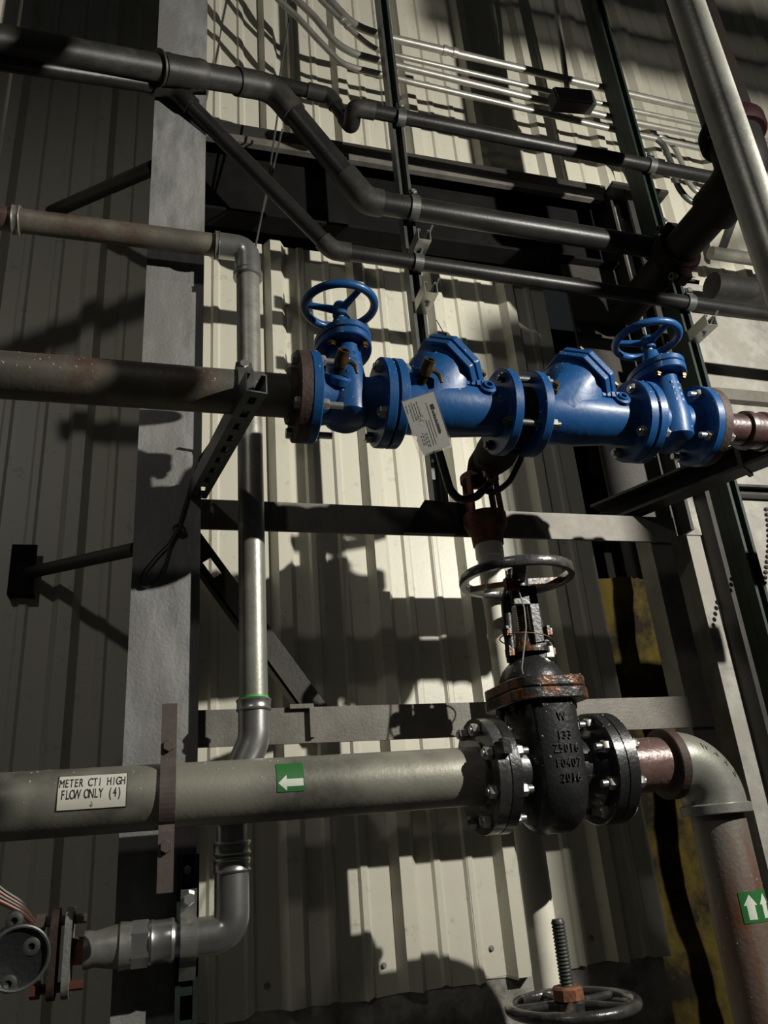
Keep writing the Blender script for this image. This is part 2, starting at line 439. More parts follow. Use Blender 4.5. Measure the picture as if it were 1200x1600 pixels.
# big black channel beam at the wall
BX0 = .13; bt, bb = 3.965, 3.565
g = thing('channel_beam', 'deep black steel beam crossing the wall behind the thick black pipe', 'beam', (.9, 2.15, bb))
obj('web', MB().box(.05, 1.74, 2.165, 2.175, bb, bt), 'black_beam', g)
obj('bottom_flange', MB().box(.05, 1.74, 2.09, 2.165, bb, bb+.012), 'black_beam', g)
obj('top_flange', MB().box(.05, 1.74, 2.10, 2.165, bt-.012, bt), 'black_beam', g)
obj('ledge_angle', MB().box(.05, 1.74, 2.088, 2.098, bt-.075, bt+.012), 'dark_steel', g)
obj('ledge_strip', MB().box(.05, 1.70, 2.066, 2.088, bt-.098, bt-.066), 'frame_steel', g)
# dark wide-flange column at the end of the beam
g = thing('steel_column', 'dark brown steel column at the end of the black beam, behind the right blue wheel', 'column', (1.85, 2.1, 0))
obj('web', MB().box(1.48, 1.725, 2.120, 2.132, 2.42, 3.56), 'dark_steel', g)
obj('flange', MB().box(1.725, 1.737, 2.06, 2.19, 2.42, 3.90), 'dark_steel', g)
obj('wet_face', MB().box(1.737, 1.80, 2.105, 2.117, 2.42, 3.90), 'wet_concrete', g, label='wet glittering steel face')
obj('flange', MB().box(1.880, 1.965, 2.130, 2.142, 0, 3.92), 'dark_steel', g)
obj('flange', MB().box(1.790, 1.945, 2.035, 2.047, 2.62, 3.92), 'dark_steel', g)
obj('side_plate', MB().box(1.880, 1.892, 2.142, 2.199, 0, 3.92), 'dark_steel', g)
obj('cap_plate', MB().box(1.725, 1.99, 2.02, 2.19, 3.92, 3.935), 'dark_steel', g)

# ------------------------------------------------------------------ strut posts
def strut_poly(w=.0413, d=.0413, t=.0027, lip=.0095, lh=.007):
    # opening towards -v ; u across
    h = w/2
    return [(-h, 0), (h, 0), (h, -d), (h-lip, -d), (h-lip, -d+lh), (h-lip+t, -d+lh), (h-lip+t, -d+t), (h-t, -d+t), (h-t, -t),
            (-h+t, -t), (-h+t, -d+t), (-h+lip-t, -d+t), (-h+lip-t, -d+lh), (-h+lip, -d+lh), (-h+lip, -d), (-h, -d)]
def strut(mb, a, b, u, v, w=.0413, d=.0413):
    """channel from a (centre of its back) to b; v points from the opening to the back"""
    mb.prism(strut_poly(w, d), a, V(u), V(v), V(b)-V(a)); return mb
P1X = .742; PY = 1.870
g = thing('strut_post', 'tall slotted strut post carrying three pipe clamps, nearer the middle', 'post', (P1X, PY, 2.33), 'strut posts')
obj('channel', strut(MB(), (P1X, PY, 2.351), (P1X, PY, 6.2), X, Y_), 'strut_steel', g)
P2X = 1.725
g2 = thing('strut_post', 'tall dark green strut post behind the right blue handwheel', 'post', (P2X, PY, 0), 'strut posts')
obj('channel', strut(MB(), (P2X, PY, 0), (P2X, PY, 6.2), X, Y_), 'strut_green', g2)
obj('channel', strut(MB(), (P2X, PY+.001, 0), (P2X, PY+.001, 6.2), X, -Y_), 'strut_green', g2)
# short strut stubs fixed on the posts
def stub(x, z, label, L=.10):
    s = thing('strut_bracket', label, 'bracket', (x, PY-.05, z), 'short strut brackets on the posts')
    obj('channel', strut(MB(), (x+.004, PY-.0415-L, z-.02), (x+.004, PY-.0405, z-.02), X, -Z), 'bright_zinc', s)
    obj('bolt', MB().cyl((x+.004, PY-.09, z-.03), (x+.03, PY-.15, z+.035), .005, n=8), 'strut_steel', s)
stub(P1X, P(672, 398, PY-.06).z, 'short zinc strut bracket on the middle post just above the thin black pipe')
stub(P1X, P(676, 478, PY-.06).z, 'short zinc strut bracket on the middle post below the thin black pipe')
stub(P2X, P(1108, 525, PY-.06).z, 'short zinc strut bracket on the green post above the right valve')

# ================================================================== PIPE LINES
def pipe_line(name, label, cat, segs, joints=(), m='black_pipe', jm=None, group=None):
    """one run of piping: segs = list of (point list, radius, part name, material)"""
    g = thing(name, label, cat, segs[0][0][0], group)
    for s in segs:
        pts, r, nm = s[:3]; mm = s[3] if len(s) > 3 else m
        obj(nm, MB().tube(pts, r, 28), mm, g)
    return g
def sleeve(g, a, b, r, m, nm='coupling', bead=.002):
    a = V(a); b = V(b); L = (b-a).length
    return obj(nm, MB().lathe(a, b-a, [(0, 0), (0, r), (L*.12, r+bead), (L*.25, r), (L*.75, r), (L*.88, r+bead), (L, r), (L, 0)], 28), m, g)

# --- pipe B (thick black), with D coming in from upper left
def along(a, b, t): return V(a).lerp(V(b), t)
zB = 3.352; YB = 1.785
B0 = P(572, 314, YB); Bend = P(1016, 386.4, YB)
D0 = P(0, 62, 1.52); D1 = P(425, 137, YB-.03)
D00 = D0+(D0-D1)*.5
g = thing('thick_black_pipe', 'thick dull pipe stepping down from upper left across the black beam', 'pipe', B0)
q0 = along(D1, D0, .16); q1 = along(D1, B0, .24)
obj('pipe', MB().tube([D00, q0], .0365, 28), 'dull_pipe', g)
obj('elbow', MB().tube(fillet([q0, D1, q1], .10), .042, 28), 'dull_pipe', g)
q2 = along(B0, D1, .22); q3 = along(B0, Bend, .05)
obj('pipe', MB().tube([q1, q2], .0365, 28), 'black_pipe', g)
obj('elbow', MB().tube(fillet([q2, B0, q3], .09), .042, 28), 'dull_pipe', g)
obj('pipe', MB().tube([q3, Bend], .0365, 28), 'black_pipe', g)
for t0, t1 in ((.30, .46),):
    sleeve(g, along(D1, D0, t1), along(D1, D0, t0), .0425, 'dull_pipe')
t = along(D1, D0, .47); dirD = (D0-D1).normalized()
obj('clamp_ring', MB().tubewall(t, t+dirD*.006, .05, .036), 'dark_steel', g)
sleeve(g, Bend, Bend+(Bend-B0).normalized()*.05, .043, 'black_pipe', 'end_cap')

# --- pipe C (thin black lower), with E/diagonal from upper left
YC = 1.802
C0 = P(519, 391, YC); C1 = P(1195, 491, YC)
E1 = P(270, 137, 1.72); E0 = P(0, 100, 1.56)+(P(0, 100, 1.56)-P(270, 137, 1.72))*.4
E0 = P(-80, 83, 1.52)
g = thing('thin_black_pipe', 'thin black pipe stepping down diagonally in front of the column, lowest of the clamped pipes', 'pipe', C0)
qa = along(E1, E0, .12); qb = along(E1, C0, .12); qc = along(C0, E1, .06); qd = along(C0, C1, .035)
obj('pipe', MB().tube([E0, qa], .0242, 24), 'black_pipe', g)
obj('elbow', MB().tube(fillet([qa, E1, qb], .06), .030, 24), 'black_pipe', g)
obj('pipe', MB().tube([qb, qc], .0242, 24), 'black_pipe', g)
obj('elbow', MB().tube(fillet([qc, C0, qd], .05), .0295, 24), 'dull_pipe', g)
obj('pipe', MB().tube([qd, C1+(C1-C0)*.4], .0242, 24), 'black_pipe', g)

# --- pipe A (thin, upper) with the jog
YA = 1.802
A0 = P(566, 174, YA); A1 = P(1118, 279, YA)
a1 = P(553, 168, YA); a2 = P(549, 198, YA+.085); a3 = P(514, 150, YA+.085); a4 = P(400, 122, YA+.085)
g = thing('thin_black_pipe', 'thin black pipe with a double elbow jog, uppermost of the clamped pipes', 'pipe', A0)
obj('pipe', MB().tube([along(a1, A1, .03), A1+(A1-a1)*.02], .0242, 24), 'black_pipe', g)
obj('elbow', MB().tube(fillet([along(a1, A1, .05), a1, along(a1, a2, .5)], .03), .0285, 24), 'dull_pipe', g)
obj('elbow', MB().tube(fillet([along(a1, a2, .5), a2, along(a2, a3, .3)], .03), .0285, 24), 'dull_pipe', g)
obj('pipe', MB().tube([along(a2, a3, .25), along(a2, a3, .75)], .0242, 24), 'black_pipe', g)
obj('elbow', MB().tube(fillet([along(a2, a3, .7), a3, along(a3, a4, .3)], .03), .0285, 24), 'dull_pipe', g)
obj('pipe', MB().tube([along(a3, a4, .2), a4], .0242, 24), 'black_pipe', g)

# --- clamps that hold A, B, C on the posts
def clamp(c, r, label, m='strut_steel', w=.028):
    """two-piece strut clamp standing round a pipe that runs along X"""
    g = thing('pipe_clamp', label, 'clamp', c, 'strut pipe clamps'); c = V(c)
    mb = MB(); R = r+.003
    pts = arc(c, (0, -1, 0), Z, R, -1.9, 1.9, 20)
    for p, q in zip(pts, pts[1:]): mb.bar(p, q+(q-p)*.06, .005, w, hint=(p-c))
    obj('strap', mb, m, g)
    obj('ear', MB().box(c.x-w/2, c.x+w/2, c.y-.018, c.y+.012, c.z+R+.001, c.z+R+.006).box(c.x-w/2, c.x+w/2, c.y-.018, c.y-.013, c.z+R-.004, c.z+R+.022), m, g)
    shared('bolt', 'clampbolt', bolt_mesh(.010, .02, False), 'bright_zinc', g, frame((c.x, c.y-.018, c.z+R+.012), (0, -1, .15)))
def onpipe(p, q, x): t = (x-p.x)/(q.x-p.x); return along(p, q, t)
clamp(onpipe(A0, A1, P1X), .0242, 'steel clamp on the upper thin pipe at the middle post')
clamp(onpipe(B0, Bend, P1X), .0365, 'large steel clamp on the thick black pipe at the middle post')
clamp(onpipe(C0, C1, P1X), .0242, 'steel clamp on the lower thin pipe at the middle post')
clamp(onpipe(A0, A1, P2X), .0242, 'steel clamp on the upper thin pipe at the green post')
clamp(onpipe(C0, C1, P2X), .0242, 'steel clamp on the lower thin pipe at the green post above the right valve')

# --- riser of press-fit pipe: upper left horizontal, down, and back left below
YR = 1.672; rr = .0302
R0 = P(-60, 332, YR); R1 = P(391, 388, YR); R2 = P(387, 1125, YR)
R1.x = R2.x = P(391, 700, YR).x; R0.z = R1.z = P(200, 366, YR).z
R3 = P(360, 1300, YR-.0); R4 = V((P(352, 1420, YR).x, YR, P(340, 1460, YR).z)); R5 = P(200, 1465, YR); R5.z = R4.z
g = thing('galvanized_riser', 'galvanized pipe with press elbows rising past the column and turning left', 'pipe', R4)
e0 = R1+V((-.075, 0, 0)); e1 = R1+V((0, 0, -.085))
obj('pipe', MB().tube([R0, e0], rr, 28), 'old_steel_pipe', g)
obj('elbow', MB().tube(fillet([e0, R1, e1], .062), rr+.004, 28), 'press_steel', g)
sleeve(g, e1+V((0, 0, .004)), e1-V((0, 0, .014)), rr+.0065, 'press_steel', 'press_ring')
sleeve(g, e0, e0-V((.012, 0, 0)), rr+.0065, 'galvanized_dull', 'press_ring')
jn = P(20, 336, YR).x
sleeve(g, (jn, YR, R0.z), (jn+.02, YR, R0.z), rr+.005, 'galvanized_dull', 'coupling')
obj('pipe', MB().tube([e1, V((R1.x, YR, P(385, 1093, YR).z))], rr, 28), 'galvanized', g)
zc1 = P(385, 1093, YR).z; zc2 = P(385, 1112, YR).z; zc3 = P(385, 1140, YR).z
sleeve(g, (R1.x, YR, zc1), (R1.x, YR, zc2), rr+.0055, 'press_steel', 'press_ring')
obj('green_mark', MB().tubewall((R1.x, YR, zc1+.001), (R1.x, YR, zc1+.005), rr+.0012, rr), 'green_mark', g)
low = V((P(362, 1290, YR).x, YR, P(362, 1290, YR).z))
obj('offset_bend', MB().tube(fillet([V((R1.x, YR, zc2)), V((R1.x, YR, zc3-.02)), V((low.x, YR, low.z+.06)), low], .08), rr+.003, 28), 'press_steel', g)
zz = lambda y: P(362, y, YR).z
lx = low.x
obj('pipe', MB().tube([low, V((lx, YR, zz(1335)))], rr, 28), 'press_steel', g)
sleeve(g, (lx, YR, zz(1314)), (lx, YR, zz(1336)), rr+.0055, 'press_steel', 'press_ring')
obj('green_mark', MB().tubewall((lx, YR, zz(1340)), (lx, YR, zz(1336)), rr+.0012, rr*.9), 'green_mark', g)
sleeve(g, (lx, YR, zz(1341)), (lx, YR, zz(1363)), rr+.0055, 'press_steel', 'press_ring')
zl = P(330, 1462, YR).z
xe = P(300, 1462, YR).x
obj('elbow', MB().tube(fillet([V((lx, YR, zz(1360))), V((lx, YR, zl)), V((xe, YR, zl))], .095, 14), rr+.003, 28), 'press_steel', g)
x1 = P(262, 1462, YR).x; x2 = P(232, 1462, YR).x; x3 = P(206, 1462, YR).x
obj('pipe', MB().tube([V((xe+.01, YR, zl)), V((x3, YR, zl))], rr, 28), 'press_steel', g)
sleeve(g, (x1+.012, YR, zl), (x2, YR, zl), rr+.006, 'press_steel', 'press_ring')
obj('hex_collar', MB().lathe((x2, YR, zl), -X, [(0, 0), (0, rr+.009), (x2-x3, rr+.009), (x2-x3, 0)], 6), 'press_steel', g)
x4 = P(192, 1462, YR).x; x5 = P(140, 1462, YR).x
obj('reducer', MB().lathe((x3, YR, zl), -X, [(0, 0), (0, .038), (.020, .040), (.024, .036), (x3-x4+.012, .036), (x3-x5-.01, .029), (x3-x5, .031), (x3-x5+.008, .031), (x3-x5+.008, 0)], 28), 'galvanized', g)

# --- upper 3 inch pipe feeding the blue valves
YU = 1.35; zU = 2.385
def ux(px): return P(px, 640-(800-px)*.078, YU).x
g = thing('inlet_pipe', 'weathered grey pipe entering the blue valve train from the left', 'pipe', (ux(0), YU, zU))
xl = P(-120, 575, YU).x
obj('pipe', MB().tube([V((xl, YU, zU)), V((.247, YU, zU))], .0445, 36), 'old_steel_pipe', g)
obj('threaded_flange', MB().lathe((.240, YU, zU), X, [(0, .046), (0, .058), (.012, .060), (.014, .094), (.036, .094), (.036, .046)], 40), 'rusty_flange', g)

# --- lower 4 inch pipe
YL = 1.57; zL = 1.648; rL = .0572
g = thing('meter_pipe', 'large weathered galvanized pipe carrying the METER CT1 sign', 'pipe', (-.3, YL, zL))
obj('pipe', MB().tube([V((-.8, YL, zL)), V((.652, YL, zL))], rL, 48), 'galvanized_dull', g)
obj('flange', MB().lathe((.640, YL, zL), X, [(0, rL), (0, .070), (.005, .072), (.005, .114), (.029, .114), (.029, rL)], 48), 'wet_iron', g)
def on_pipe(x, s, h, r=rL, c=V((0, YL, zL)), mid=math.radians(12)):
    """x along the pipe, s arc length upwards from the mid line of the seen side"""
    th = mid+s/r; R = r+h
    return V((c.x+x, c.y-R*math.cos(th), c.z+R*math.sin(th)))
def wrap_patch(mb, poly, x0, s0, h, r=rL, c=V((0, YL, zL)), mid=math.radians(12), th=.0006, n=10):
    """rectangle (w, hgt) laid round the pipe"""
    (w_, h_) = poly; vs = []; fs = []
    for j in range(n+1):
        s = s0-h_/2+h_*j/n
        for hh in (h, h+th):
            vs += [on_pipe(x0-w_/2, s, hh, r, c, mid), on_pipe(x0+w_/2, s, hh, r, c, mid)]
    for j in range(n):
        a = j*4; b = a+4
        fs += [(a+2, a+3, b+3, b+2), (a, b, b+1, a+1), (a, a+2, b+2, b), (a+1, b+1, b+3, a+3)]
    fs += [(0, 1, 3, 2), (n*4, n*4+2, n*4+3, n*4+1)]
    mb.add(vs, fs); return mb
sx = P(143, 1257, YL-rL).x; ss = .002; MIDL = math.radians(6)
g = thing('pipe_sign', 'white METER CT1 HIGH FLOW ONLY sign wrapped on the large pipe', 'sign', on_pipe(sx, ss, 0))
sw = P(197, 1257, YL-rL).x-P(90, 1257, YL-rL).x
obj('plate', wrap_patch(MB(), (sw+.003, .062), sx, ss, .0004), 'ink', g)
obj('face', wrap_patch(MB(), (sw, .059), sx, ss, .0008), 'label_white', g)
t = MB()
fn = lambda x, y, h: on_pipe(sx+x, ss+y, .0011+h)
solid_text(t, 'METER CT1 HIGH', .0215, fn, .0012, mono=sw*.97/14, dy=.0135, xs=.55)
solid_text(t, 'FLOW ONLY (4)', .0215, fn, .0012, mono=sw*.97/14, dx=-.001, dy=-.006, xs=.55)
obj('lettering', t, 'ink', g)
t = MB()
t.add([fn(-.0006, -.018, .0008), fn(.0006, -.018, .0008), fn(.0006, -.026, .0008), fn(-.0006, -.026, .0008)], [(0, 1, 2, 3)])
t.add([fn(-.003, -.023, .0008), fn(.003, -.023, .0008), fn(0, -.0275, .0008)], [(0, 2, 1)])
obj('small_arrow', t, 'ink_grey', g)
def arrow_sticker(name, label, fn_patch, fn_pt, wd, hg):
    g = thing(name, label, 'sticker', fn_pt(0, 0, 0))
    obj('backing', fn_patch(wd, hg), 'sticker_green', g)
    return g
ax0 = P(455, 1238, YL-rL).x; aw = P(476, 1238, YL-rL).x-P(433, 1238, YL-rL).x
g = thing('flow_arrow_sticker', 'green sticker with a white arrow pointing left on the large pipe', 'sticker', on_pipe(ax0, .0, 0))
obj('backing', wrap_patch(MB(), (aw, .055), ax0, .006, .0005), 'sticker_green', g)
def arrow_poly(L, Wd, sh, hl): return [(-L/2, 0), (-L/2+hl, Wd/2), (-L/2+hl, sh/2), (L/2, sh/2), (L/2, -sh/2), (-L/2+hl, -sh/2), (-L/2+hl, -Wd/2)]
def arrow_on(mb, fnp, L, Wd, sh, hl, rot=0):
    pts = arrow_poly(L, Wd, sh, hl)
    if rot: pts = [(y, -x) for x, y in pts]
    mb.add([fnp(x, y, 0) for x, y in pts], [(0, 6, 1), (1, 6, 5, 2), (2, 5, 4, 3)]); return mb
# arrow is cut in short strips so it follows the pipe
def strip_arrow(fnp, L, Wd, sh, hl, rot=False):
    mb = MB(); n = 8
    def q(x, y): return fnp(*((y, -x) if rot else (x, y)), 0)
    for i in range(n):
        f0 = i/n; f1 = (i+1)/n
        for (xa, xb, wa, wb) in ((-L/2, -L/2+hl, 0, Wd), (-L/2+hl, L/2, sh, sh)):
            x0 = xa+(xb-xa)*f0; x1 = xa+(xb-xa)*f1; w0 = wa+(wb-wa)*f0; w1 = wa+(wb-wa)*f1
            for k in range(6):
                g0 = k/6-.5; g1 = (k+1)/6-.5
                mb.add([q(x0, w0*g0), q(x1, w1*g0), q(x1, w1*g1), q(x0, w0*g1)], [(0, 1, 2, 3)])
    return mb
obj('arrow', strip_arrow(lambda x, y, h: on_pipe(ax0+x, -.006+y, .0014), aw*.92, .028, .013, .016), 'sticker_white', g)

# flat-bar riser clamp round the large pipe
cx = P(262, 1240, YL-rL-.006).x; cw = .0275
g = thing('riser_clamp', 'brown flat-bar strap clamp bolted around the large pipe in front of the column', 'clamp', (cx, YL, zL))
zt_ = P(263, 1096, YL-rL-.006).z; zb_ = P(262, 1392, YL-rL-.006).z
yf = YL-rL-.006
mb = MB()
pts = [V((cx, yf+.03, zt_)), V((cx, yf+.03, zL+rL+.02))]
prof = [(yf+.026, zt_), (yf+.026, zL+.062)]+[(YL-(rL+.003)*math.cos(t), zL+(rL+.003)*math.sin(t)) for t in [math.radians(d) for d in range(50, -56, -8)]]+[(yf+.026, zL-.062), (yf+.026, zb_)]
for s_, (a, b) in enumerate(zip(prof, prof[1:])):
    mb.bar((cx, a[0], a[1]), (cx, b[0]+(b[0]-a[0])*.04, b[1]+(b[1]-a[1])*.04), .006, cw, hint=(0, 1, .001))
obj('front_strap', mb, 'strap_brown', g)
obj('hole', MB().cyl((cx, yf+.0032, P(261, 1240, yf).z), (cx, yf-.0006+.003, P(261, 1240, yf).z), .0028, n=12), 'ink', g)
for z_ in (P(263, 1163, yf).z, P(257, 1323, yf).z):
    shared('bolt', 'clampbolt2', bolt_mesh(.0115, .05), 'strap_brown', g, frame((cx, yf+.023, z_), (0, -1, 0)))
# short strut with clamp under the riser elbow
sxp = P(296, 1440, YR-.04).x
g = thing('strut_post', 'short green slotted strut holding the lower riser elbow, bottom left', 'post', (sxp, YR, 0))
ztop = P(297, 1335, YR-.05).z
mb = strut(MB(), (sxp, YR+.075, 0), (sxp, YR+.075, ztop), X, Y_)
obj('channel', mb, 'strut_green', g)
for yy in (1372, 1492, 1548, 1600):
    zc_ = P(292, yy, YR+.04).z
    shared('slot_bridge', 'bridge', lambda: MB().box(-.012, .012, -.0015, .0015, -.007, .007), 'strut_green', g, Matrix.Translation((sxp, YR+.036, zc_)))
shared('bolt', 'strutbolt', bolt_mesh(.009, .0, False), 'bright_zinc', g, frame((sxp, YR+.068, P(296, 1360, YR+.06).z), (0, -1, 0)))
g = thing('pipe_clamp', 'shiny zinc clamp around the lower riser elbow', 'clamp', (sxp, YR, zl), 'strut pipe clamps')
mb = MB(); pts = arc((sxp, YR, zl), (0, -1, 0), Z, rr+.0055, -1.75, 1.75, 22)
pts = [pts[0]+V((0, .02, -.035)), pts[0]+V((0, .0, -.012))]+pts+[pts[-1]+V((0, -.0, .006)), pts[-1]+V((0, -.014, .045))]
for p, q in zip(pts, pts[1:]): mb.bar(p, q+(q-p)*.05, .004, .030, hint=(p-V((sxp, YR, zl))))
obj('strap', mb, 'bright_zinc', g)
shared('bolt', 'clampbolt3', bolt_mesh(.0115, .02, False), 'bright_zinc', g, frame(pts[-1]+V((0, -.004, -.016)), (0, -1, .2)))

# ================================================================== BLUE VALVE TRAIN (Y = YU, axis X)
RF = .095; RB = .076
def bflange(g, x0, x1, m='blue_paint', bore=.05):
    return obj('flange', MB().lathe((x0, YU, zU), X, [(0, bore), (0, RF-.002), (.002, RF), (x1-x0-.002, RF), (x1-x0, RF-.002), (x1-x0, bore)], 48), m, g)
def wheel(g, c, R, r, hub_h, m, nsp, phase=0, drop=0, r_sp=.008, name='handwheel', axis=Z, hubr=.02):
    a, u, v = basis(axis, X)
    w_ = obj(name, MB().torus(c, axis, R, r, 56, 14), m, g)
    obj('hub', MB().lathe(V(c)-a*(drop+hub_h/2), a, [(0, 0), (0, hubr), (hub_h*.7, hubr), (hub_h, hubr*.7), (hub_h, 0)], 20), m, w_)
    for k in range(nsp):
        th = phase+2*math.pi*k/nsp; d = u*math.cos(th)+v*math.sin(th)
        p0 = V(c)-a*drop+d*hubr*.6; p1 = V(c)+d*(R-.002)
        obj('spoke', MB().tube([p0, p0.lerp(p1, .5)+a*0, p1], [r_sp*1.25, r_sp, r_sp*.9], 10), m, w_)
    return w_
def gate_valve(label, xa, xb, wheel_phase, marks_px, text_side):
    """blue flanged gate valve between faces xa and xb, stem straight up"""
    xm = (xa+xb)/2
    g = thing('blue_gate_valve', label, 'valve', (xm, YU, zU-.05), 'blue gate valves')
    c = V((xm, YU, zU))
    th = .021
    bflange(g, xa, xa+th); bflange(g, xb-th, xb)
    L = xb-xa
    obj('body', MB().lathe((xa+.01, YU, zU), X, [(0, .060), (.018, .056), (L*.3, .052), (L*.7, .052), (L-.038, .056), (L-.02, .060)], 40), 'blue_paint', g)
    # bulged oval bowl rising to the bonnet flange
    pts = []
    for z, a, b in ((-.058, .030, .036), (-.045, .047, .056), (0, .051, .062), (.055, .040, .060), (.098, .036, .056), (.118, .036, .056)):
        for k in range(36):
            t = 2*math.pi*k/36; pts.append((z, a*math.cos(t), b*math.sin(t)))
    vs = [c+V((p[1], p[2], p[0])) for p in pts]; fs = []
    for r_ in range(5):
        for k in range(36): fs.append((r_*36+k, r_*36+(k+1) % 36, (r_+1)*36+(k+1) % 36, (r_+1)*36+k))
    fs.append(tuple(range(35, -1, -1)))
    obj('bowl', MB().add(vs, fs), 'blue_paint', g)
    # oval bonnet flanges
    def oval(z0, z1, a, b): return MB().lathe(c+Z*z0, Z, [(0, 0), (0, .97), (.002, 1), (z1-z0-.002, 1), (z1-z0, .97), (z1-z0, 0)], 44, X, a, b)
    obj('bonnet_flange', oval(.112, .129, .060, .082), 'blue_paint', g)
    obj('gasket', oval(.128, .1315, .0575, .079), 'rubber', g)
    obj('bonnet', oval(.131, .147, .060, .082).lathe(c+Z*.147, Z, [(0, .047), (.012, .042), (.026, .024), (.040, .020), (.052, .018), (.052, 0)], 32), 'blue_paint', g)
    obj('stem', MB().cyl(c+Z*.19, c+Z*.236, .0085, n=16), 'bright_zinc', g)
    obj('packing_nut', MB().lathe(c+V((.026, -.005, .172)), Z, [(0, .007), (.02, .007), (.024, .004), (.024, 0)], 6), 'bright_zinc', g)
    wheel(g, c+Z*.238, .076, .0092, .034, 'blue_paint', 3, wheel_phase, drop=.010, r_sp=.0075, hubr=.017)
    for k in range(4):
        t = math.radians(45+90*k); p = c+V((.046*math.cos(t)*1.05, .066*math.sin(t)*1.05, .111))
        shared('bonnet_bolt', 'bonbolt', lambda: MB().lathe((0, 0, 0), Z, [(0, 0), (0, .0088), (.008, .0088), (.009, .006), (.012, .0055), (.012, 0)], 6), 'brass', g, frame(p, (0, 0, -1)))
    # rib webs either side of the bowl (fillet towards flange)
    obj('rib', MB().prism([(0, 0), (.040, .030), (.040, -.0)], c+V((.046, -.004, .03)), X, Z, (0, .008, 0)), 'blue_paint', g)
    # raised cast marks on the face of the neck
    mk = MB()
    for k in range(4):
        z = .030+k*.016; b_ = .0615-.0055*(z/.1)
        for q in range(3): mk.box(c.x-.010+q*.008, c.x-.0045+q*.008, YU-b_-.0002, YU-.05, c.z+z, c.z+z+.007)
    obj('cast_marks', mk, 'blue_paint', g)
    return g
def test_cock(name, label, base, d, handle_dir):
    """brass ball test cock: nipple, body with hex mouth, little lever"""
    d = V(d).normalized(); g = thing(name, label, 'test cock', base, 'brass test cocks'); b = V(base)
    obj('nipple', MB().cyl(b-d*.010, b+d*.020, .0095, n=18), 'bronze_dark', g)
    obj('body', MB().lathe(b+d*.018, d, [(0, .010), (.003, .0135), (.020, .014), (.023, .0125), (.036, .0125), (.036, .0085), (.020, .008), (.020, 0)], 18), 'brass', g)
    h = V(handle_dir).normalized(); p = b+d*.030
    obj('lever', MB().tube([p+h*.010, p+h*.020, p+h*.025+V((.004, 0, -.008)), p+h*.024+V((.008, 0, -.026))], [.004, .005, .005, .003], 8), 'brass', g)
    return g
def check_valve(label, xa, xb, far_cock):
    """blue swing check body: barrel, big sloping hump and octagonal cover"""
    xm = (xa+xb)/2; L = xb-xa; g = thing('blue_check_valve', label, 'valve', (xm, YU, zU-.05), 'blue check valves')
    th = .021
    bflange(g, xa, xa+th); bflange(g, xb-th, xb)
    obj('body', MB().lathe((xa+.01, YU, zU), X, [(0, .060), (.018, .062), (L*.35, .066), (L*.62, .060), (L-.038, .055), (L-.02, .058)], 44), 'blue_paint', g)
    n = V((.78, 0, .63)).normalized(); _, u, v = basis(n, Y_)
    cc = V((xa+L*.50, YU, zU+.078))
    pts = []
    for k in range(28):
        t = 2*math.pi*k/28
        pts.append(V((xa+.024, YU+.058*math.cos(t), zU+.058*math.sin(t))))
        pts.append(V((xa+L*.30, YU+.068*math.cos(t), zU+.010+.068*math.sin(t))))
        pts.append(cc+(u*math.cos(t)+v*math.sin(t))*.076)
        pts.append(cc-n*.03+(u*math.cos(t)+v*math.sin(t))*.076)
        pts.append(V((xa+L*.56, YU+.054*math.cos(t), zU+.054*math.sin(t))))
    obj('hump', MB().hull(pts), 'blue_paint', g, sharp=60)
    oct_ = [(.092*math.cos(math.radians(a)), .092*math.sin(math.radians(a))) for a in (22.5, 67.5, 112.5, 157.5, 202.5, 247.5, 292.5, 337.5)]
    obj('cover', MB().prism(oct_, cc-n*.002, u, v, n*.017).prism([(x*1.0, y*1.0) for x, y in oct_], cc+n*.018, u, v, n*.017), 'blue_paint', g, bevel=.003)
    obj('cover_boss', MB().lathe(cc+n*.034, n, [(0, .05), (.008, .045), (.010, .03), (.010, 0)], 24), 'blue_paint', g)
    for k in range(4):
        t = math.radians(45+90*k); p = cc+(u*math.cos(t)+v*math.sin(t))*.079+n*.035
        shared('cover_bolt', 'covbolt', bolt_mesh(.009, .0, False), 'brass', g, frame(p, n))
    # port boss and cast marks on the near side of the barrel
    bp = V((xb-.062, YU-.050, zU+.022))
    obj('port_boss', MB().lathe(bp, (0, -1, .35), [(0, .020), (.010, .019), (.012, .013), (.016, .0115), (.016, .007), (.008, .006), (.008, 0)], 20), 'blue_paint', g)
    obj('plug', MB().lathe((xa+.045, YU-.052, zU+.03), (0, -1, .45), [(0, .017), (.012, .016), (.012, .009), (.024, .009), (.024, 0)], 4 if far_cock else 16), 'brass' if far_cock else 'blue_paint', g)
    mk = MB()
    for q in range(4): mk.box(xb-.112+q*.012, xb-.104+q*.012, YU-.060, YU-.035, zU+.026, zU+.038)
    obj('cast_marks', mk, 'blue_paint', g)
    return g
xs = dict(a=.276, b=.448, c=.452, d=.722, e=.772, f=1.047, g=1.051, h=1.222)
v1 = gate_valve('blue gate valve with handwheel at the left end of the valve train', xs['a'], xs['b'], math.radians(175), 0, 0)
v2 = check_valve('blue check valve with sloping octagonal cover, hung with the white paper tag', xs['c'], xs['d'], False)
v3 = check_valve('blue check valve with sloping octagonal cover, between relief valve and right gate valve', xs['e'], xs['f'], True)
v4 = gate_valve('blue gate valve with handwheel at the right end of the valve train', xs['g'], xs['h'], math.radians(160), 0, 0)
ph = math.radians(45)
studs(v1, (.2765, YU, zU), X, RB, 4, math.radians(40), .041, .0125, 'bright_zinc', proud=-.002)
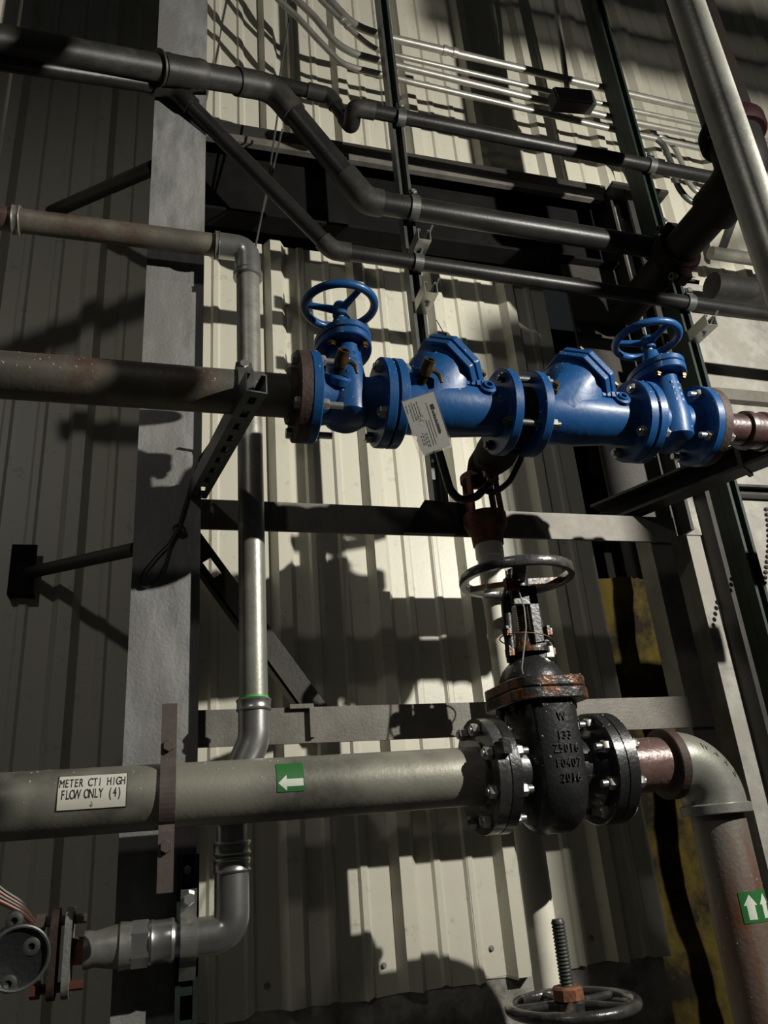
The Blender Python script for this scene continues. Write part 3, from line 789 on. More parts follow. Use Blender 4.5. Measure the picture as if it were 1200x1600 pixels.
for k in range(4):   # long tails on valve side
    t_ = math.radians(40)+math.pi/2*k; a_, u_, v_ = basis(X, Z); p_ = V((.297, YU, zU))+u_*RB*math.cos(t_)+v_*RB*math.sin(t_)
    shared('bolt_tail', 'tail', lambda: MB().cyl((0, 0, 0), (0, 0, .042), .0072, n=10), 'bright_zinc', v1, frame(p_, X))
studs(v2, (.450, YU, zU), X, RB, 4, ph, .044, .0125, 'bright_zinc', proud=.004)
studs(v4, (1.049, YU, zU), X, RB, 4, ph, .044, .0125, 'bright_zinc', proud=.004)
for k in range(4):
    t_ = ph+math.pi/2*k; a_, u_, v_ = basis(X, Z); p_ = V((.7205, YU, zU))+u_*RB*math.cos(t_)+v_*RB*math.sin(t_)
    def link():
        b = MB().cyl((0, 0, -.034), (0, 0, .096), .0075, n=12)
        for z0 in (-.022, -.034+.112): b.lathe((0, 0, z0-.006 if z0 < 0 else z0-.0035), Z, [(0, 0), (0, .0125), (.012, .0125), (.012, 0)], 6)
        return b
    shared('tie_bolt', 'link', link, 'strut_steel', v3, frame(p_, X))
# outlet pipe at right
g = thing('outlet_pipe', 'dark red-brown pipe with rusty flange leaving the right blue valve', 'pipe', (1.24, YU, zU))
obj('flange', MB().lathe((1.2225, YU, zU), X, [(0, .04), (0, .094), (.020, .094), (.022, .060), (.034, .057), (.034, .04)], 40), 'rusty_flange', g)
obj('pipe', MB().tube([V((1.245, YU, zU)), V((1.95, YU, zU))], .0385, 32), 'maroon_pipe', g)
obj('coupling', MB().lathe((1.345, YU, zU), X, [(0, .038), (0, .047), (.012, .048), (.016, .044), (.045, .044), (.05, .048), (.062, .048), (.062, .038)], 32), 'maroon_pipe', g)
studs(v4, (1.2225, YU, zU), X, RB, 4, ph, .042, .0125, 'bright_zinc', proud=.016)

test_cock('test_cock', 'brass test cock on the left blue gate valve', (.332, YU-.058, zU+.022), (.10, -.80, .55), (1, .1, .1))
obj_b = MB().lathe((.338, YU-.045, zU+.012), (.10, -.75, .62), [(0, .024), (.014, .023), (.018, .018), (.018, 0)], 24)
obj('cock_boss', obj_b, 'blue_paint', v1)
test_cock('test_cock', 'brass test cock above the white paper tag', (.508, YU-.060, zU+.018), (.15, -.8, .55), (1, .1, .0))
test_cock('test_cock', 'dark brass test cock sticking out behind the cover of the tagged check valve', V((.655, YU+.055, zU+.125)), (.3, .3, .85), (1, -.3, -.2))
test_cock('test_cock', 'dark brass test cock behind the cover of the right check valve', V((.975, YU+.055, zU+.115)), (.3, .4, .85), (1, -.3, -.2))

# relief valve hanging behind the gap between the two check valves
xg = (xs['d']+xs['e'])/2
g = thing('relief_valve', 'dark bronze relief valve between the blue check valves above the rusty funnel', 'valve', (xg, YU+.05, zU))
obj('spool', MB().lathe((xs['d']-.001, YU, zU), X, [(0, 0), (0, .060), (xs['e']-xs['d']+.002, .060), (xs['e']-xs['d']+.002, 0)], 32), 'bronze_dark', g)
rv0 = V((xg, YU+.05, zU-.03)); rv1 = P(768, 716, 1.66)
obj('body', MB().tube([rv0, rv0.lerp(rv1, .35), rv0.lerp(rv1, .7), rv1], [.042, .046, .052, .048], 24), 'bronze_dark', g, sharp=60)
obj('diaphragm_cap', MB().lathe(rv0.lerp(rv1, .62)+V((-.012, -.01, 0)), (-.75, -.2, .1), [(0, .050), (.010, .054), (.018, .050), (.026, .03), (.026, 0)], 28), 'bronze_dark', g)
pb = P(769, 742, 1.62)
obj('bottom_plug', MB().lathe(pb+V((0, .02, .03)), (0, -.25, -1), [(0, .016), (.03, .016), (.032, .011), (.042, .010), (.042, 0)], 16), 'brass', g)
outlet = V((.822, 1.742, P(765, 752, 1.742).z))
obj('outlet', MB().tube([rv1+V((0, -.01, .01)), rv1.lerp(outlet, .6)+V((0, 0, .02)), outlet], [.045, .042, .038], 22), 'bronze_dark', g)

# rusty air-gap funnel and white drain pipe
FX, FY = .822, 1.742
zf = lambda y: P(765, y, FY).z
g = thing('drain_funnel', 'rusty iron air-gap funnel with four legs below the relief valve', 'funnel', (FX, FY, zf(850)))
zt2, zr, zn, zbm = zf(748), zf(806), zf(836), zf(852)
obj('cup', MB().lathe((FX, FY, zbm), Z, [(0, .034), (0, .040), (zn-zbm, .042), (zn-zbm+.012, .050), ((zn+zr)/2-zbm, .0575), (zr-zbm, .0565), (zr-zbm, .050), ((zn+zr)/2-zbm, .05), (zn-zbm, .034), (0, .034)], 36), 'rust', g)
obj('ring', MB().lathe((FX, FY, zt2-.010), Z, [(0, .040), (0, .052), (.016, .052), (.016, .040), (0, .040)], 32), 'rust', g)
for k in range(4):
    t_ = math.radians(32+90*k); d_ = V((math.cos(t_), math.sin(t_), 0))
    obj('leg', MB().bar(V((FX, FY, zr-.006))+d_*.0535, V((FX, FY, zt2))+d_*.048, .014, .010, hint=d_.cross(Z)), 'rust', g)
g = thing('drain_pipe', 'white plastic drain pipe running down behind the black gate valve', 'pipe', (FX, FY, 0))
obj('coupling', MB().lathe((FX, FY, P(765, 872, FY).z), Z, [(0, .0315), (.001, .0365), (zf(848)-P(765, 872, FY).z, .0365), (zf(848)-P(765, 872, FY).z, .0)], 32), 'pvc', g)
obj('pipe', MB().tube([V((FX, FY, 0)), V((FX, FY, P(765, 868, FY).z))], .0325, 32), 'pvc', g)

# hoses round the relief valve
h1 = fillet([P(676, 672, 1.60), P(690, 720, 1.62), P(703, 765, 1.64), P(718, 782, 1.64), P(745, 776, 1.66), P(768, 752, 1.68)], .05, 5)
solo('sensing_hose', MB().tube(h1, .0105, 12), 'rubber', 'black flexible hose curving down from behind the paper tag', 'hose')
h2 = fillet([P(820, 668, 1.52), P(815, 715, 1.58), P(797, 752, 1.62), P(772, 772, 1.66), P(752, 764, 1.70)], .06, 5)
solo('sensing_hose', MB().tube(h2, .0075, 12), 'rubber', 'thin black hose curving below the right check valve flange', 'hose')
solo('tag_wire', MB().tube([P(682, 500, 1.42), P(692, 518, 1.41), P(703, 534, 1.40)], .0012, 6), 'wire_rope', 'thin wire sticking up from the tagged check valve', 'wire')

# paper tag in a clear sleeve
tctr = P(662, 663, YU-.112); tsc = -(RW.transposed() @ (tctr-CAM)).z/F
cr, cu = RW @ V((1, 0, 0)), RW @ V((0, 1, 0))
tq = lambda px, py: tctr+cr*(px-662)*tsc-cu*(py-663)*tsc
tc = [tq(628, 628), tq(677, 612), tq(698, 701), tq(649, 714)]
o_ = tc[0]; ux_ = (tc[1]-tc[0]); uy_ = (tc[3]-tc[0])
W_ = ux_.length; H_ = uy_.length; eu = ux_.normalized(); ev = (uy_-eu*uy_.dot(eu)).normalized(); en = eu.cross(ev); en = -en if en.y > 0 else en
g = thing('paper_tag', 'white printed test tag in a clear sleeve hanging from the blue check valve', 'tag', o_)
def tagp(x, y, h): return o_+eu*x*W_+ev*y*H_+en*h
def trect(x0, x1, y0, y1, h, th=.0003): return MB().prism([(x0*W_, y0*H_), (x1*W_, y0*H_), (x1*W_, y1*H_), (x0*W_, y1*H_)], o_+en*h, eu, ev, en*th)
obj('sheet', MB().prism([(0, 0), (W_, 0), (W_, H_), (.12*W_, H_), (.06*W_, .72*H_), (.12*W_, .68*H_), (.0*W_, .60*H_)], o_, eu, ev, en*.0005), 'paper', g)
obj('sleeve', trect(-.03, 1.05, -.03, 1.03, -.0016, .0005), 'plastic_sleeve', g)
ink = MB()
def inkbar(x0, x1, y0, y1): ink.prism([(x0*W_, y0*H_), (x1*W_, y0*H_), (x1*W_, y1*H_), (x0*W_, y1*H_)], o_+en*.0006, eu, ev, en*.0002)
inkbar(.78, .88, .20, .30); inkbar(.885, .90, .262, .275)
rnd = random.Random(2); y_ = .315
while y_ < .74:
    h_ = rnd.uniform(.018, .034); inkbar(.78, .84+rnd.choice((0, 0, .02)), y_, y_+h_); y_ += h_+.007
obj('heading_print', ink, 'ink', g)
ink = MB()
inkbar(.685, .692, .14, .78)
for x_ in (.07, .17, .25, .33, .41):
    y_ = .06+rnd.uniform(0, .03)
    while y_ < (.36 if x_ > .1 else .2): h_ = rnd.uniform(.03, .09); inkbar(x_, x_+.018, y_, y_+h_); y_ += h_+.012
for x_ in (.24, .30, .36, .42):
    y_ = .62+rnd.uniform(0, .06)
    while y_ < .86: h_ = rnd.uniform(.02, .06); inkbar(x_, x_+.022, y_, y_+h_); y_ += h_+.02
for k in range(26): # scribbled stamp
    x_ = .36+rnd.gauss(0, .07); y_ = .40+rnd.gauss(0, .06); inkbar(x_, x_+.03, y_, y_+.008)
for x_ in (.52, .60): inkbar(x_, x_+.008, .45, .90)
obj('small_print', ink, 'ink_grey', g)

# strut arm that carries the inlet pipe
a = P(401, 577, YU-.075); b = P(333, 752, COLY-.002)
zz_ = zU-.055
a = V((P(398, 590, YU-.07).x, YU-.095, zz_)); b = V((.085, COLY+.0, zz_))
ax_, u_, v_ = basis(b-a, Z); sd = ax_.cross(Z).normalized()
g = thing('pipe_bracket', 'slotted strut arm reaching from the column under the inlet pipe', 'bracket', b)
arm = MB(); hw_ = .0413/2; Ld = (b-a).length
def arm_piece(u0, u1, v0, v1, t0=0, t1=None):
    t1 = Ld if t1 is None else t1
    arm.prism([(u0, v0), (u1, v0), (u1, v1), (u0, v1)], a+ax_*t0, sd, Z, ax_*(t1-t0))
for s_ in (-1, 1):
    arm_piece(s_*hw_, s_*(hw_-.0027), 0, .0413)                    # side walls
    arm_piece(s_*(hw_-.0027), s_*(hw_-.010), .0386, .0413)          # lips
    arm_piece(s_*(hw_-.0027), s_*.0072, 0, .0027)                   # web beside the slots
t_ = 0; k = 0
while t_ < Ld:                                                     # web between the slots
    e_ = min(Ld, t_+(.020 if k == 0 else .026)); arm_piece(-.0072, .0072, 0, .0027, t_, e_); t_ = e_+.026; k += 1
obj('channel', arm, 'strut_steel', g)
g = thing('pipe_clamp', 'dark strut clamp holding the inlet pipe on the strut arm', 'clamp', (.165, YU, zU), 'strut pipe clamps')
cxx = a.lerp(b, .17).x
mb = MB(); pts = arc((cxx, YU, zU), (0, -1, 0), Z, .0475, -1.55, 4.69, 34)
for p, q in zip(pts, pts[1:]): mb.bar(p, q+(q-p)*.05, .005, .030, hint=(p-V((cxx, YU, zU))))
obj('strap', mb, 'strut_steel', g)
obj('ear', MB().box(cxx-.016, cxx+.016, YU-.012, YU+.012, zU+.0475, zU+.064), 'strut_steel', g)
shared('bolt', 'clampbolt4', bolt_mesh(.010, .035), 'bright_zinc', g, frame((cxx, YU-.012, zU+.058), (0, -1, 0)))

# ================================================================== BLACK GATE VALVE
gx = .800
g = thing('black_gate_valve', 'black cast-iron gate valve with rusty bonnet on the large pipe', 'valve', (gx, YL, zL-.13))
c = V((gx, YL, zL))
for x0, x1 in ((.6695, .695), (.905, .930)):
    obj('flange', MB().lathe((x0, YL, zL), X, [(0, .05), (0, .112), (.002, .1145), (x1-x0-.002, .1145), (x1-x0, .112), (x1-x0, .05)], 56), 'black_iron', g)
obj('barrel', MB().lathe((.69, YL, zL), X, [(0, .085), (.012, .072), (.03, .068), (.19, .068), (.208, .072), (.22, .085)], 40), 'black_iron', g)
# flattened gate housing: rounded slab, thin along the flow
pts = []
for sx_, yr, zr_ in ((.056, .060, .0), (.050, .085, .0), (.030, .098, .0)):
    for k in range(25):
        t_ = math.pi+math.pi*k/24
        for sgn in (1, -1): pts.append(c+V((sgn*sx_, yr*math.cos(t_), -.012+(yr+.012)*math.sin(t_))))
    for sgn in (1, -1):
        for ys in (1, -1): pts.append(c+V((sgn*sx_, ys*yr, .135)))
obj('gate_housing', MB().hull(pts), 'black_iron', g, sharp=40, bevel=.006)
yfr = YL-.0985
t = MB(); fn = lambda x, y, h: V((gx+.004+x, yfr-h+.0005, zL+y))
for s_, dy in (('W', .098), ('J33', .062), ('Z5016', .036), ('F0407', .008), ('2016', -.020)):
    solid_text(t, s_, .0235, fn, .003, mono=.0115, dy=dy, xs=.8)
obj('cast_lettering', t, 'wet_iron', g)['kind'] = 'stuff'
# bonnet flanges, dome
def rrect(a, b, r=.03, n=6):
    out = []
    for sx_, sy_, a0 in ((1, 1, 0), (-1, 1, 90), (-1, -1, 180), (1, -1, 270)):
        for k in range(n+1):
            t_ = math.radians(a0+90*k/n); out.append((sx_*(a-r)+r*math.cos(t_), sy_*(b-r)+r*math.sin(t_)))
    return out
zf1 = zL+.135
obj('bonnet_flange', MB().prism(rrect(.088, .112, .05), (gx, YL, zf1), X, Y_, (0, 0, .024)), 'rust_iron', g, bevel=.003)
obj('bonnet_flange', MB().prism(rrect(.086, .110, .05), (gx, YL, zf1+.026), X, Y_, (0, 0, .022)), 'rust_iron', g, bevel=.003)
zd = zf1+.048
obj('dome', MB().lathe((gx, YL, zd), Z, [(0, .074), (.012, .072), (.032, .062), (.050, .044), (.060, .032), (.078, .030), (.078, 0)], 36), 'black_iron', g)
for k in range(8):
    t_ = 2*math.pi*(k+.5)/8; p_ = V((gx+.070*math.cos(t_)*1.05, YL+.094*math.sin(t_)*1.02, zf1-.001))
    shared('bonnet_bolt', 'bb4', lambda: MB().lathe((0, 0, 0), Z, [(0, 0), (0, .0115), (.012, .0115), (.012, .0075), (.024, .007), (.024, 0)], 6), 'rust_iron', g, frame(p_, (0, 0, -1)))
# yoke
zy0 = zd+.070; zw = P(800, 903, YL).z
yk = MB()
for s_ in (-1, 1):
    yk.tube([V((gx+s_*.040, YL, zy0-.02)), V((gx+s_*.040, YL, zy0+.03)), V((gx+s_*.036, YL, zw-.055)), V((gx+s_*.020, YL, zw-.02))], [.013, .012, .012, .012], 10)
obj('yoke', yk, 'black_iron', g)
yk2 = MB().box(gx+.004, gx+.030, YL-.034, YL-.024, zy0-.02, zw-.03).box(gx-.034, gx+.03, YL-.034, YL-.012, zw-.075, zw-.028)
obj('yoke_plate', yk2, 'black_iron', g, bevel=.003)
obj('yoke_nut', MB().lathe((gx, YL, zw-.04), Z, [(0, .026), (.03, .026), (.045, .02), (.06, .02), (.06, 0)], 8), 'black_iron', g)
obj('gland', MB().lathe((gx, YL, zy0-.005), Z, [(0, .05), (.012, .05), (.012, .024), (.05, .022), (.05, 0)], 20), 'rust_iron', g)
for s_ in (-1, 1):
    for dz in (.0, .045):
        shared('gland_bolt', 'gb', lambda: MB().lathe((0, 0, 0), Z, [(0, 0), (0, .012), (.015, .012), (.015, .007), (.022, .007), (.022, 0)], 6), 'rust_iron', g, frame((gx+s_*.050, YL-.015, zy0-.01+dz), Z))
def thread(mb, o, r, z0, z1, pitch, m_=14, depth=.0022):
    n = int((z1-z0)/pitch); prof = [(z0, 0), (z0, r-depth)]
    for k in range(n): prof += [(z0+pitch*(k+.25), r-depth), (z0+pitch*(k+.5), r), (z0+pitch*(k+.75), r)]
    prof += [(z1, r-depth), (z1, 0)]
    return mb.lathe(o, Z, prof, m_)
obj('stem', thread(MB(), (gx, YL, 0), .0135, zy0+.02, zw-.02, .0055, 18, .0028), 'brass', g)
# handwheel: flat-rimmed with three arms
hw = obj('handwheel', MB().lathe((gx, YL, zw-.010), Z, [(0, .119), (0, .132), (.004, .134), (.018, .134), (.022, .131), (.022, .120), (.018, .117), (.004, .117), (0, .119)], 64), 'wet_iron', g)
obj('hub', MB().lathe((gx, YL, zw-.026), Z, [(0, 0), (0, .026), (.03, .026), (.034, .022), (.034, 0)], 20), 'black_iron', hw)
for k in range(3):
    t_ = math.radians(8+120*k); d_ = V((math.cos(t_), math.sin(t_), 0)); p0 = V((gx, YL, zw-.012))+d_*.02; p1 = V((gx, YL, zw-.002))+d_*.122
    obj('spoke', MB().bar(p0, p1, .014, .030, hint=Z), 'rust_iron', hw)
# studs
studs(g, (.6690, YL, zL), -X, .0945, 8, math.radians(22.5), .052, .0135, 'bright_zinc', proud=.012)
studs(g, (.9310, YL, zL), X, .0945, 8, math.radians(22.5), .052, .0135, 'bright_zinc', proud=.014)
obj('position_lug', MB().box(.655, .672, YL-.125, YL-.105, zL+.03, zL+.06), 'black_iron', g)
# red seal tag and wire on the yoke
g2 = thing('seal_tag', 'dark red seal tag on the yoke of the black gate valve', 'tag', (gx+.003, YL-.036, zw-.04))
tp = P(801, 912, YL-.05)
obj('plate', MB().box(tp.x-.017, tp.x+.017, tp.y-.003, tp.y+.012, tp.z-.013, tp.z+.013), 'red_plastic', g2)
wp = [P(810, 922, YL-.05), P(819, 950, YL-.06), P(822, 980, YL-.065), P(818, 1020, YL-.075), P(815, 1045, YL-.08), P(817, 1053, YL-.08)]
obj('wire', MB().tube(fillet(wp, .05, 4), .0017, 8), 'conduit', g2)
solo('tie_wire', MB().torus((gx, YL, P(810, 1000, YL).z), (.15, 0, 1), .058, .0016, 40, 6), 'rust', 'rusty tie wire looped around the yoke of the black gate valve', 'wire')
pz = P(848, 1010, YL-.01)
solo('padlock', MB().box(pz.x-.006, pz.x+.014, YL-.03, YL-.016, pz.z-.028, pz.z-.004).torus((pz.x+.004, YL-.023, pz.z), (0, 1, 0), .010, .0022, 20, 8), 'bright_zinc', 'small zinc padlock hanging at the right of the black valve yoke', 'padlock')

# --- right: flange, red-brown nipple, elbow, rusty drop pipe
g = thing('drop_pipe', 'rust-streaked pipe with red-brown nipple and galvanized elbow, right of the black valve', 'pipe', (1.195, YL, 0))
ex = 1.198; re = .0572
obj('flange', MB().lathe((.9315, YL, zL), X, [(0, re), (0, .114), (.024, .114), (.026, .074), (.036, .070), (.036, re)], 56), 'black_iron', g)
obj('nipple', MB().tube([V((.94, YL, zL)), V((1.10, YL, zL))], re, 40), 'red_lead_pipe', g)
obj('elbow', MB().tube([V((1.095, YL, zL))]+arc((1.113, YL, zL-.085), Z, X, .085, 0, math.pi/2, 16)+[V((ex, YL, zL-.1))], re+.010, 40), 'galvanized', g)
obj('elbow_band', MB().lathe((1.086, YL, zL), X, [(0, re), (0, re+.016), (.002, re+.018), (.022, re+.018), (.026, re+.012), (.026, re)], 40), 'rusty_flange', g)
obj('elbow_band', MB().lathe((ex, YL, zL-.090), -Z, [(0, re), (0, re+.012), (.003, re+.018), (.020, re+.018), (.022, re+.016), (.022, re)], 40), 'galvanized', g)
obj('pipe', MB().tube([V((ex, YL, zL-.10)), V((ex, YL, 0))], re, 40), 'rusty_galv_pipe', g)
# raised letters round the elbow
t = MB(); cE = V((1.113, YL, zL-.085)); RE = .085
for k, ch in enumerate('WARD'):
    an = math.radians(66-13.5*k)
    er = V((math.cos(an), 0, math.sin(an))); et = V((math.sin(an), 0, -math.cos(an)))
    def fn(x, y, h, er=er, et=et):
        R_ = re+.010+h; tt = math.radians(58)-y/R_*0-0; off = (y+.012)/R_
        th_ = math.radians(22)+off
        return cE+er*(RE+R_*math.sin(th_))+et*x-Y_*(R_*math.cos(th_))
    solid_text(t, ch, .019, fn, .0022)
obj('cast_lettering', t, 'galvanized', g)['kind'] = 'stuff'
# arrow sticker on drop pipe
zA = P(1170, 1418, YL-re).z
midA = math.radians(0)
def on_v(s, z, h, a0=math.radians(-2)):
    th_ = a0+s/re; R_ = re+h
    return V((ex+R_*math.sin(th_), YL-R_*math.cos(th_), zA+z))
def vpatch(s0, s1, z0, z1, h, n=10):
    vs = []; fs = []
    for i in range(n+1):
        s_ = s0+(s1-s0)*i/n
        vs += [on_v(s_, z0, h), on_v(s_, z1, h), on_v(s_, z0, h+.0005), on_v(s_, z1, h+.0005)]
    for i in range(n):
        a_ = i*4; b_ = a_+4; fs += [(a_+2, b_+2, b_+3, a_+3), (a_, a_+1, b_+1, b_), (a_, b_, b_+2, a_+2), (a_+1, a_+3, b_+3, b_+1)]
    fs += [(0, 2, 3, 1), (n*4, n*4+1, n*4+3, n*4+2)]
    return MB().add(vs, fs)
g = thing('flow_arrow_sticker', 'green sticker with two white upward arrows on the rusty drop pipe', 'sticker', on_v(.02, 0, 0))
obj('backing', vpatch(-.030, .07, -.029, .029, .0005), 'sticker_green', g)
for s0 in (-.010, .026, .058):
    obj('arrow', strip_arrow(lambda x, y, h, s0=s0: on_v(s0+x, y, .0013), .046, .029, .017, .020, rot=True), 'sticker_white', g)

# --- lower handwheel with threaded stem (bottom edge of the picture)
hc = P(895, 1570, 1.56)
g = thing('rising_stem_wheel', 'wet black handwheel with a long threaded stem at the bottom edge', 'handwheel', (hc.x, hc.y, hc.z-.1))
w_ = wheel(g, hc, .118, .0105, .03, 'wet_iron', 5, math.radians(20), drop=.0, r_sp=.0085, hubr=.030)
sz_ = P(880, 1435, hc.y)
obj('stem', thread(MB(), (hc.x-.006, hc.y, 0), .0135, hc.z-.35, sz_.z, .0062, 20, .0026), 'strut_steel', g)
obj('nut', MB().lathe((hc.x-.006, hc.y, hc.z+.010), Z, [(0, .030), (.018, .030), (.022, .026), (.022, 0)], 8), 'rust', g)
obj('yoke_sleeve', MB().cyl((hc.x-.006, hc.y, hc.z-.45), (hc.x-.006, hc.y, hc.z-.01), .024, n=20), 'black_iron', g)

# ================================================================== RIGHT SIDE
# vertical galvanized pipe close to the camera
YV = .72
g = thing('vertical_pipe', 'bare galvanized vertical pipe crossing the upper right corner', 'pipe', (P(1105, 100, YV).x, YV, 0))
rxp = P(1105, 100, YV).x
obj('pipe', MB().tube([V((rxp, YV, 0)), V((rxp, YV, 6.2))], .0284, 36), 'galvanized', g)
# dark red main with grooved couplings
YX = 1.36; mx = 1.640; mz = P(1165, 270, YX).z
g = thing('fire_main', 'dark fire main with red grooved couplings in the upper right corner', 'pipe', (mx, YX, mz))
dz1 = P(1066, 418, 1.72)
obj('pipe', MB().tube([V((mx, YX, mz+.14)), V((mx, YX, 6.2))], .074, 36), 'dark_red_pipe', g)
obj('elbow', MB().tube(fillet([V((mx, YX, mz+.16)), V((mx, YX, mz)), V((mx, YX+.15, mz-.005))], .11, 12), .076, 36), 'main_black', g)
def groove(g, a, d, r):
    d = V(d).normalized(); a = V(a)
    cp = obj('coupling', MB().lathe(a, d, [(0, r), (0, r+.016), (.010, r+.022), (.045, r+.022), (.055, r+.016), (.055, r)], 32), 'red_coupling', g)
    _, u_, v_ = basis(d, Z)
    for s_ in (1, -1):
        p_ = a+d*.028+u_*(r+.034)*s_
        obj('lug', MB().bar(p_-v_*.020, p_+v_*.020, .040, .046, hint=u_), 'red_coupling', cp)
        obj('bolt', MB().cyl(p_-v_*.045+u_*.006*s_, p_+v_*.045+u_*.006*s_, .008, n=8).lathe(p_-v_*.045+u_*.006*s_, v_, [(0, 0), (0, .014), (.014, .014), (.014, 0)], 6), 'strut_steel', cp)
groove(g, V((mx, YX, mz+.13)), Z, .074)
y1 = 1.70
tgt = P(1066, 418, y1); tgt.z = mz-.005; tgt.x = mx
obj('pipe', MB().tube([V((mx, YX+.13, mz-.005)), V((mx, y1+.04, mz-.005))], .060, 32), 'main_black', g)
groove(g, V((mx, y1-.02, mz-.005)), Y_, .060)
obj('pipe', MB().tube([V((mx, y1+.03, mz-.005)), V((mx, 2.03, mz-.005))], .058, 32), 'main_black', g)
p_ = P(1112, 447, 2.06)
solo('side_pipe', MB().tube([p_, p_+V((1.5, 0, 0))], .055, 32), 'dull_pipe', 'thick dark horizontal pipe right of the red coupling', 'pipe')
# second thinner horizontal pipe behind
p_ = P(1110, 395, 2.08)
solo('side_pipe', MB().tube([p_, p_+V((1.4, 0, 0))], .027, 24), 'galvanized_dull', 'grey horizontal pipe behind the red coupling along the concrete wall', 'pipe')
p_ = P(1125, 398, 2.16); q_ = P(1150, 330, 2.05)
solo('wall_stay', MB().bar(p_, q_, .022, .03), 'strut_steel', 'short slanting steel stay above the grey pipe at right', 'stay')

# black channel bracket from the frame to the right foreground
a = P(960, 822, 1.93); b = P(1235, 680, 1.42)
zmid = 2.425
a = V((P(975, 820, 1.90).x, 1.90, zmid)); b = V((P(1210, 700, 1.45).x, 1.45, zmid+.0))
b = V((1.60, 1.46, zmid+.03)); a = V((1.30, 1.93, zmid-.005))
g = thing('support_bracket', 'dark steel channel bracket reaching out below the right blue valve', 'bracket', a)
dirb = (b-a).normalized(); sd = dirb.cross(Z).normalized()
obj('channel', MB().prism([(0, 0), (.065, 0), (.065, -.008), (.008, -.008), (.008, -.062), (.065, -.062), (.065, -.070), (0, -.070)], a, sd, Z, b-a), 'dark_steel', g)
obj('end_plate', MB().prism([(-.01, .005), (.07, .005), (.07, -.075), (-.01, -.075)], a.lerp(b, .78), sd, Z, dirb*.012), 'dark_steel', g)
# perforated horizontal strut on the concrete wall
p_ = P(1150, 764, 2.16)
g = thing('wall_strut', 'perforated horizontal strut on the concrete wall at right edge', 'strut', p_)
obj('channel', strut(MB(), (p_.x-.25, 2.198, p_.z), (p_.x+1.2, 2.198, p_.z), Z, Y_), 'strut_steel', g)
# dark ledger on concrete wall
p_ = P(1118, 610, 2.18)
solo('wall_ledger', MB().box(p_.x-.1, p_.x+1.4, 2.165, 2.199, p_.z-.045, p_.z+.005), 'frame_steel', 'flat steel ledger on the rough concrete wall above the red-brown pipe', 'ledger')
# small chain at right edge
g = thing('pull_chain', 'small beaded pull chain hanging at the right edge', 'chain', P(1196, 800, 1.95))
pts = [P(1197+4*math.sin(i*.28), 796+i*8.2, 1.95) for i in range(16)]
for i, p_ in enumerate(pts): shared('bead', 'bead', lambda: MB().lathe((0, 0, -.008), Z, [(0, 0), (.003, .006), (.008, .008), (.013, .006), (.016, 0)], 8), 'dark_steel', g, Matrix.Translation(p_))

# ================================================================== CONDUITS
CY = 1.925
def conduit(label, pxs, r, m='conduit', couplings=(), group='wall conduits', y=CY):
    pts = fillet([P(a_, b_, y) for a_, b_ in pxs], .16, 6)
    g = thing('conduit', label, 'conduit', pts[0], group)
    obj('tube', MB().tube(pts, r, 14), m, g)
    for px in couplings:
        p_ = P(px[0], px[1], y); q_ = P(px[2], px[3], y)
        obj('coupling', MB().lathe(p_, q_-p_, [(0, 0), (0, r+.004), ((q_-p_).length*.3, r+.004), ((q_-p_).length*.35, r+.001), ((q_-p_).length*.65, r+.001), ((q_-p_).length*.7, r+.004), ((q_-p_).length, r+.004), ((q_-p_).length, 0)], 14), m, g)
    return g
conduit('grey conduit, topmost of the four behind the strut posts', [(488, -40), (515, 0), (552, 40), (597, 56), (631, 64), (952, 140), (1095, 173), (1240, 207)], .0150, couplings=[(692, 78, 714, 83)])
conduit('thin grey conduit, second from top behind the strut posts', [(470, -40), (501, 0), (552, 50), (585, 78), (633, 90), (957, 166), (1100, 197), (1240, 230)], .0100, couplings=[(533, 30, 545, 42)])
conduit('grey conduit, third from top behind the strut posts', [(440, -32), (464, 0), (491, 26), (525, 68), (552, 84), (600, 97), (636, 106), (957, 184), (1105, 215), (1240, 246)], .0135)
conduit('thin grey conduit, lowest of the four behind the strut posts', [(405, -40), (435, 0), (464, 26), (496, 61), (533, 99), (556, 107), (603, 118), (637, 127), (957, 202), (1108, 235), (1240, 262)], .0115)
conduit('vertical grey conduit dropping into the junction box at the top', [(862, -40), (868, 0), (886, 138)], .0115, group='box conduit')
bx = P(890, 168, CY-.02)
g = thing('junction_box', 'dark junction box below the vertical conduit', 'box', bx)
mtx = Matrix.Translation(bx) @ Matrix.Rotation(math.radians(-8), 4, 'Y')
obj('body', MB().box(-.095, .085, -.055, .0, -.035, .035, mtx), 'dark_steel', g, bevel=.004)
obj('cover', MB().box(-.09, .08, -.060, -.055, -.032, .032, mtx), 'strut_steel', g)
solo('flexible_conduit', MB().tube(fillet([P(1016, 211, CY), P(1036, 224, CY), P(1050, 258, CY), P(1058, 292, CY), P(1080, 318, CY), P(1112, 320, CY)], .2, 6), .0115, 12), 'strut_steel', 'grey flexible conduit drooping behind the green post, outer of two', 'conduit', 'flexible conduits')
solo('flexible_conduit', MB().tube(fillet([P(1030, 213, CY+.02), P(1052, 226, CY+.02), P(1066, 256, CY+.02), P(1074, 284, CY+.02), P(1092, 304, CY+.02), P(1118, 300, CY+.02)], .2, 6), .0105, 12), 'conduit', 'pale flexible conduit drooping behind the green post, inner of two', 'conduit', 'flexible conduits')

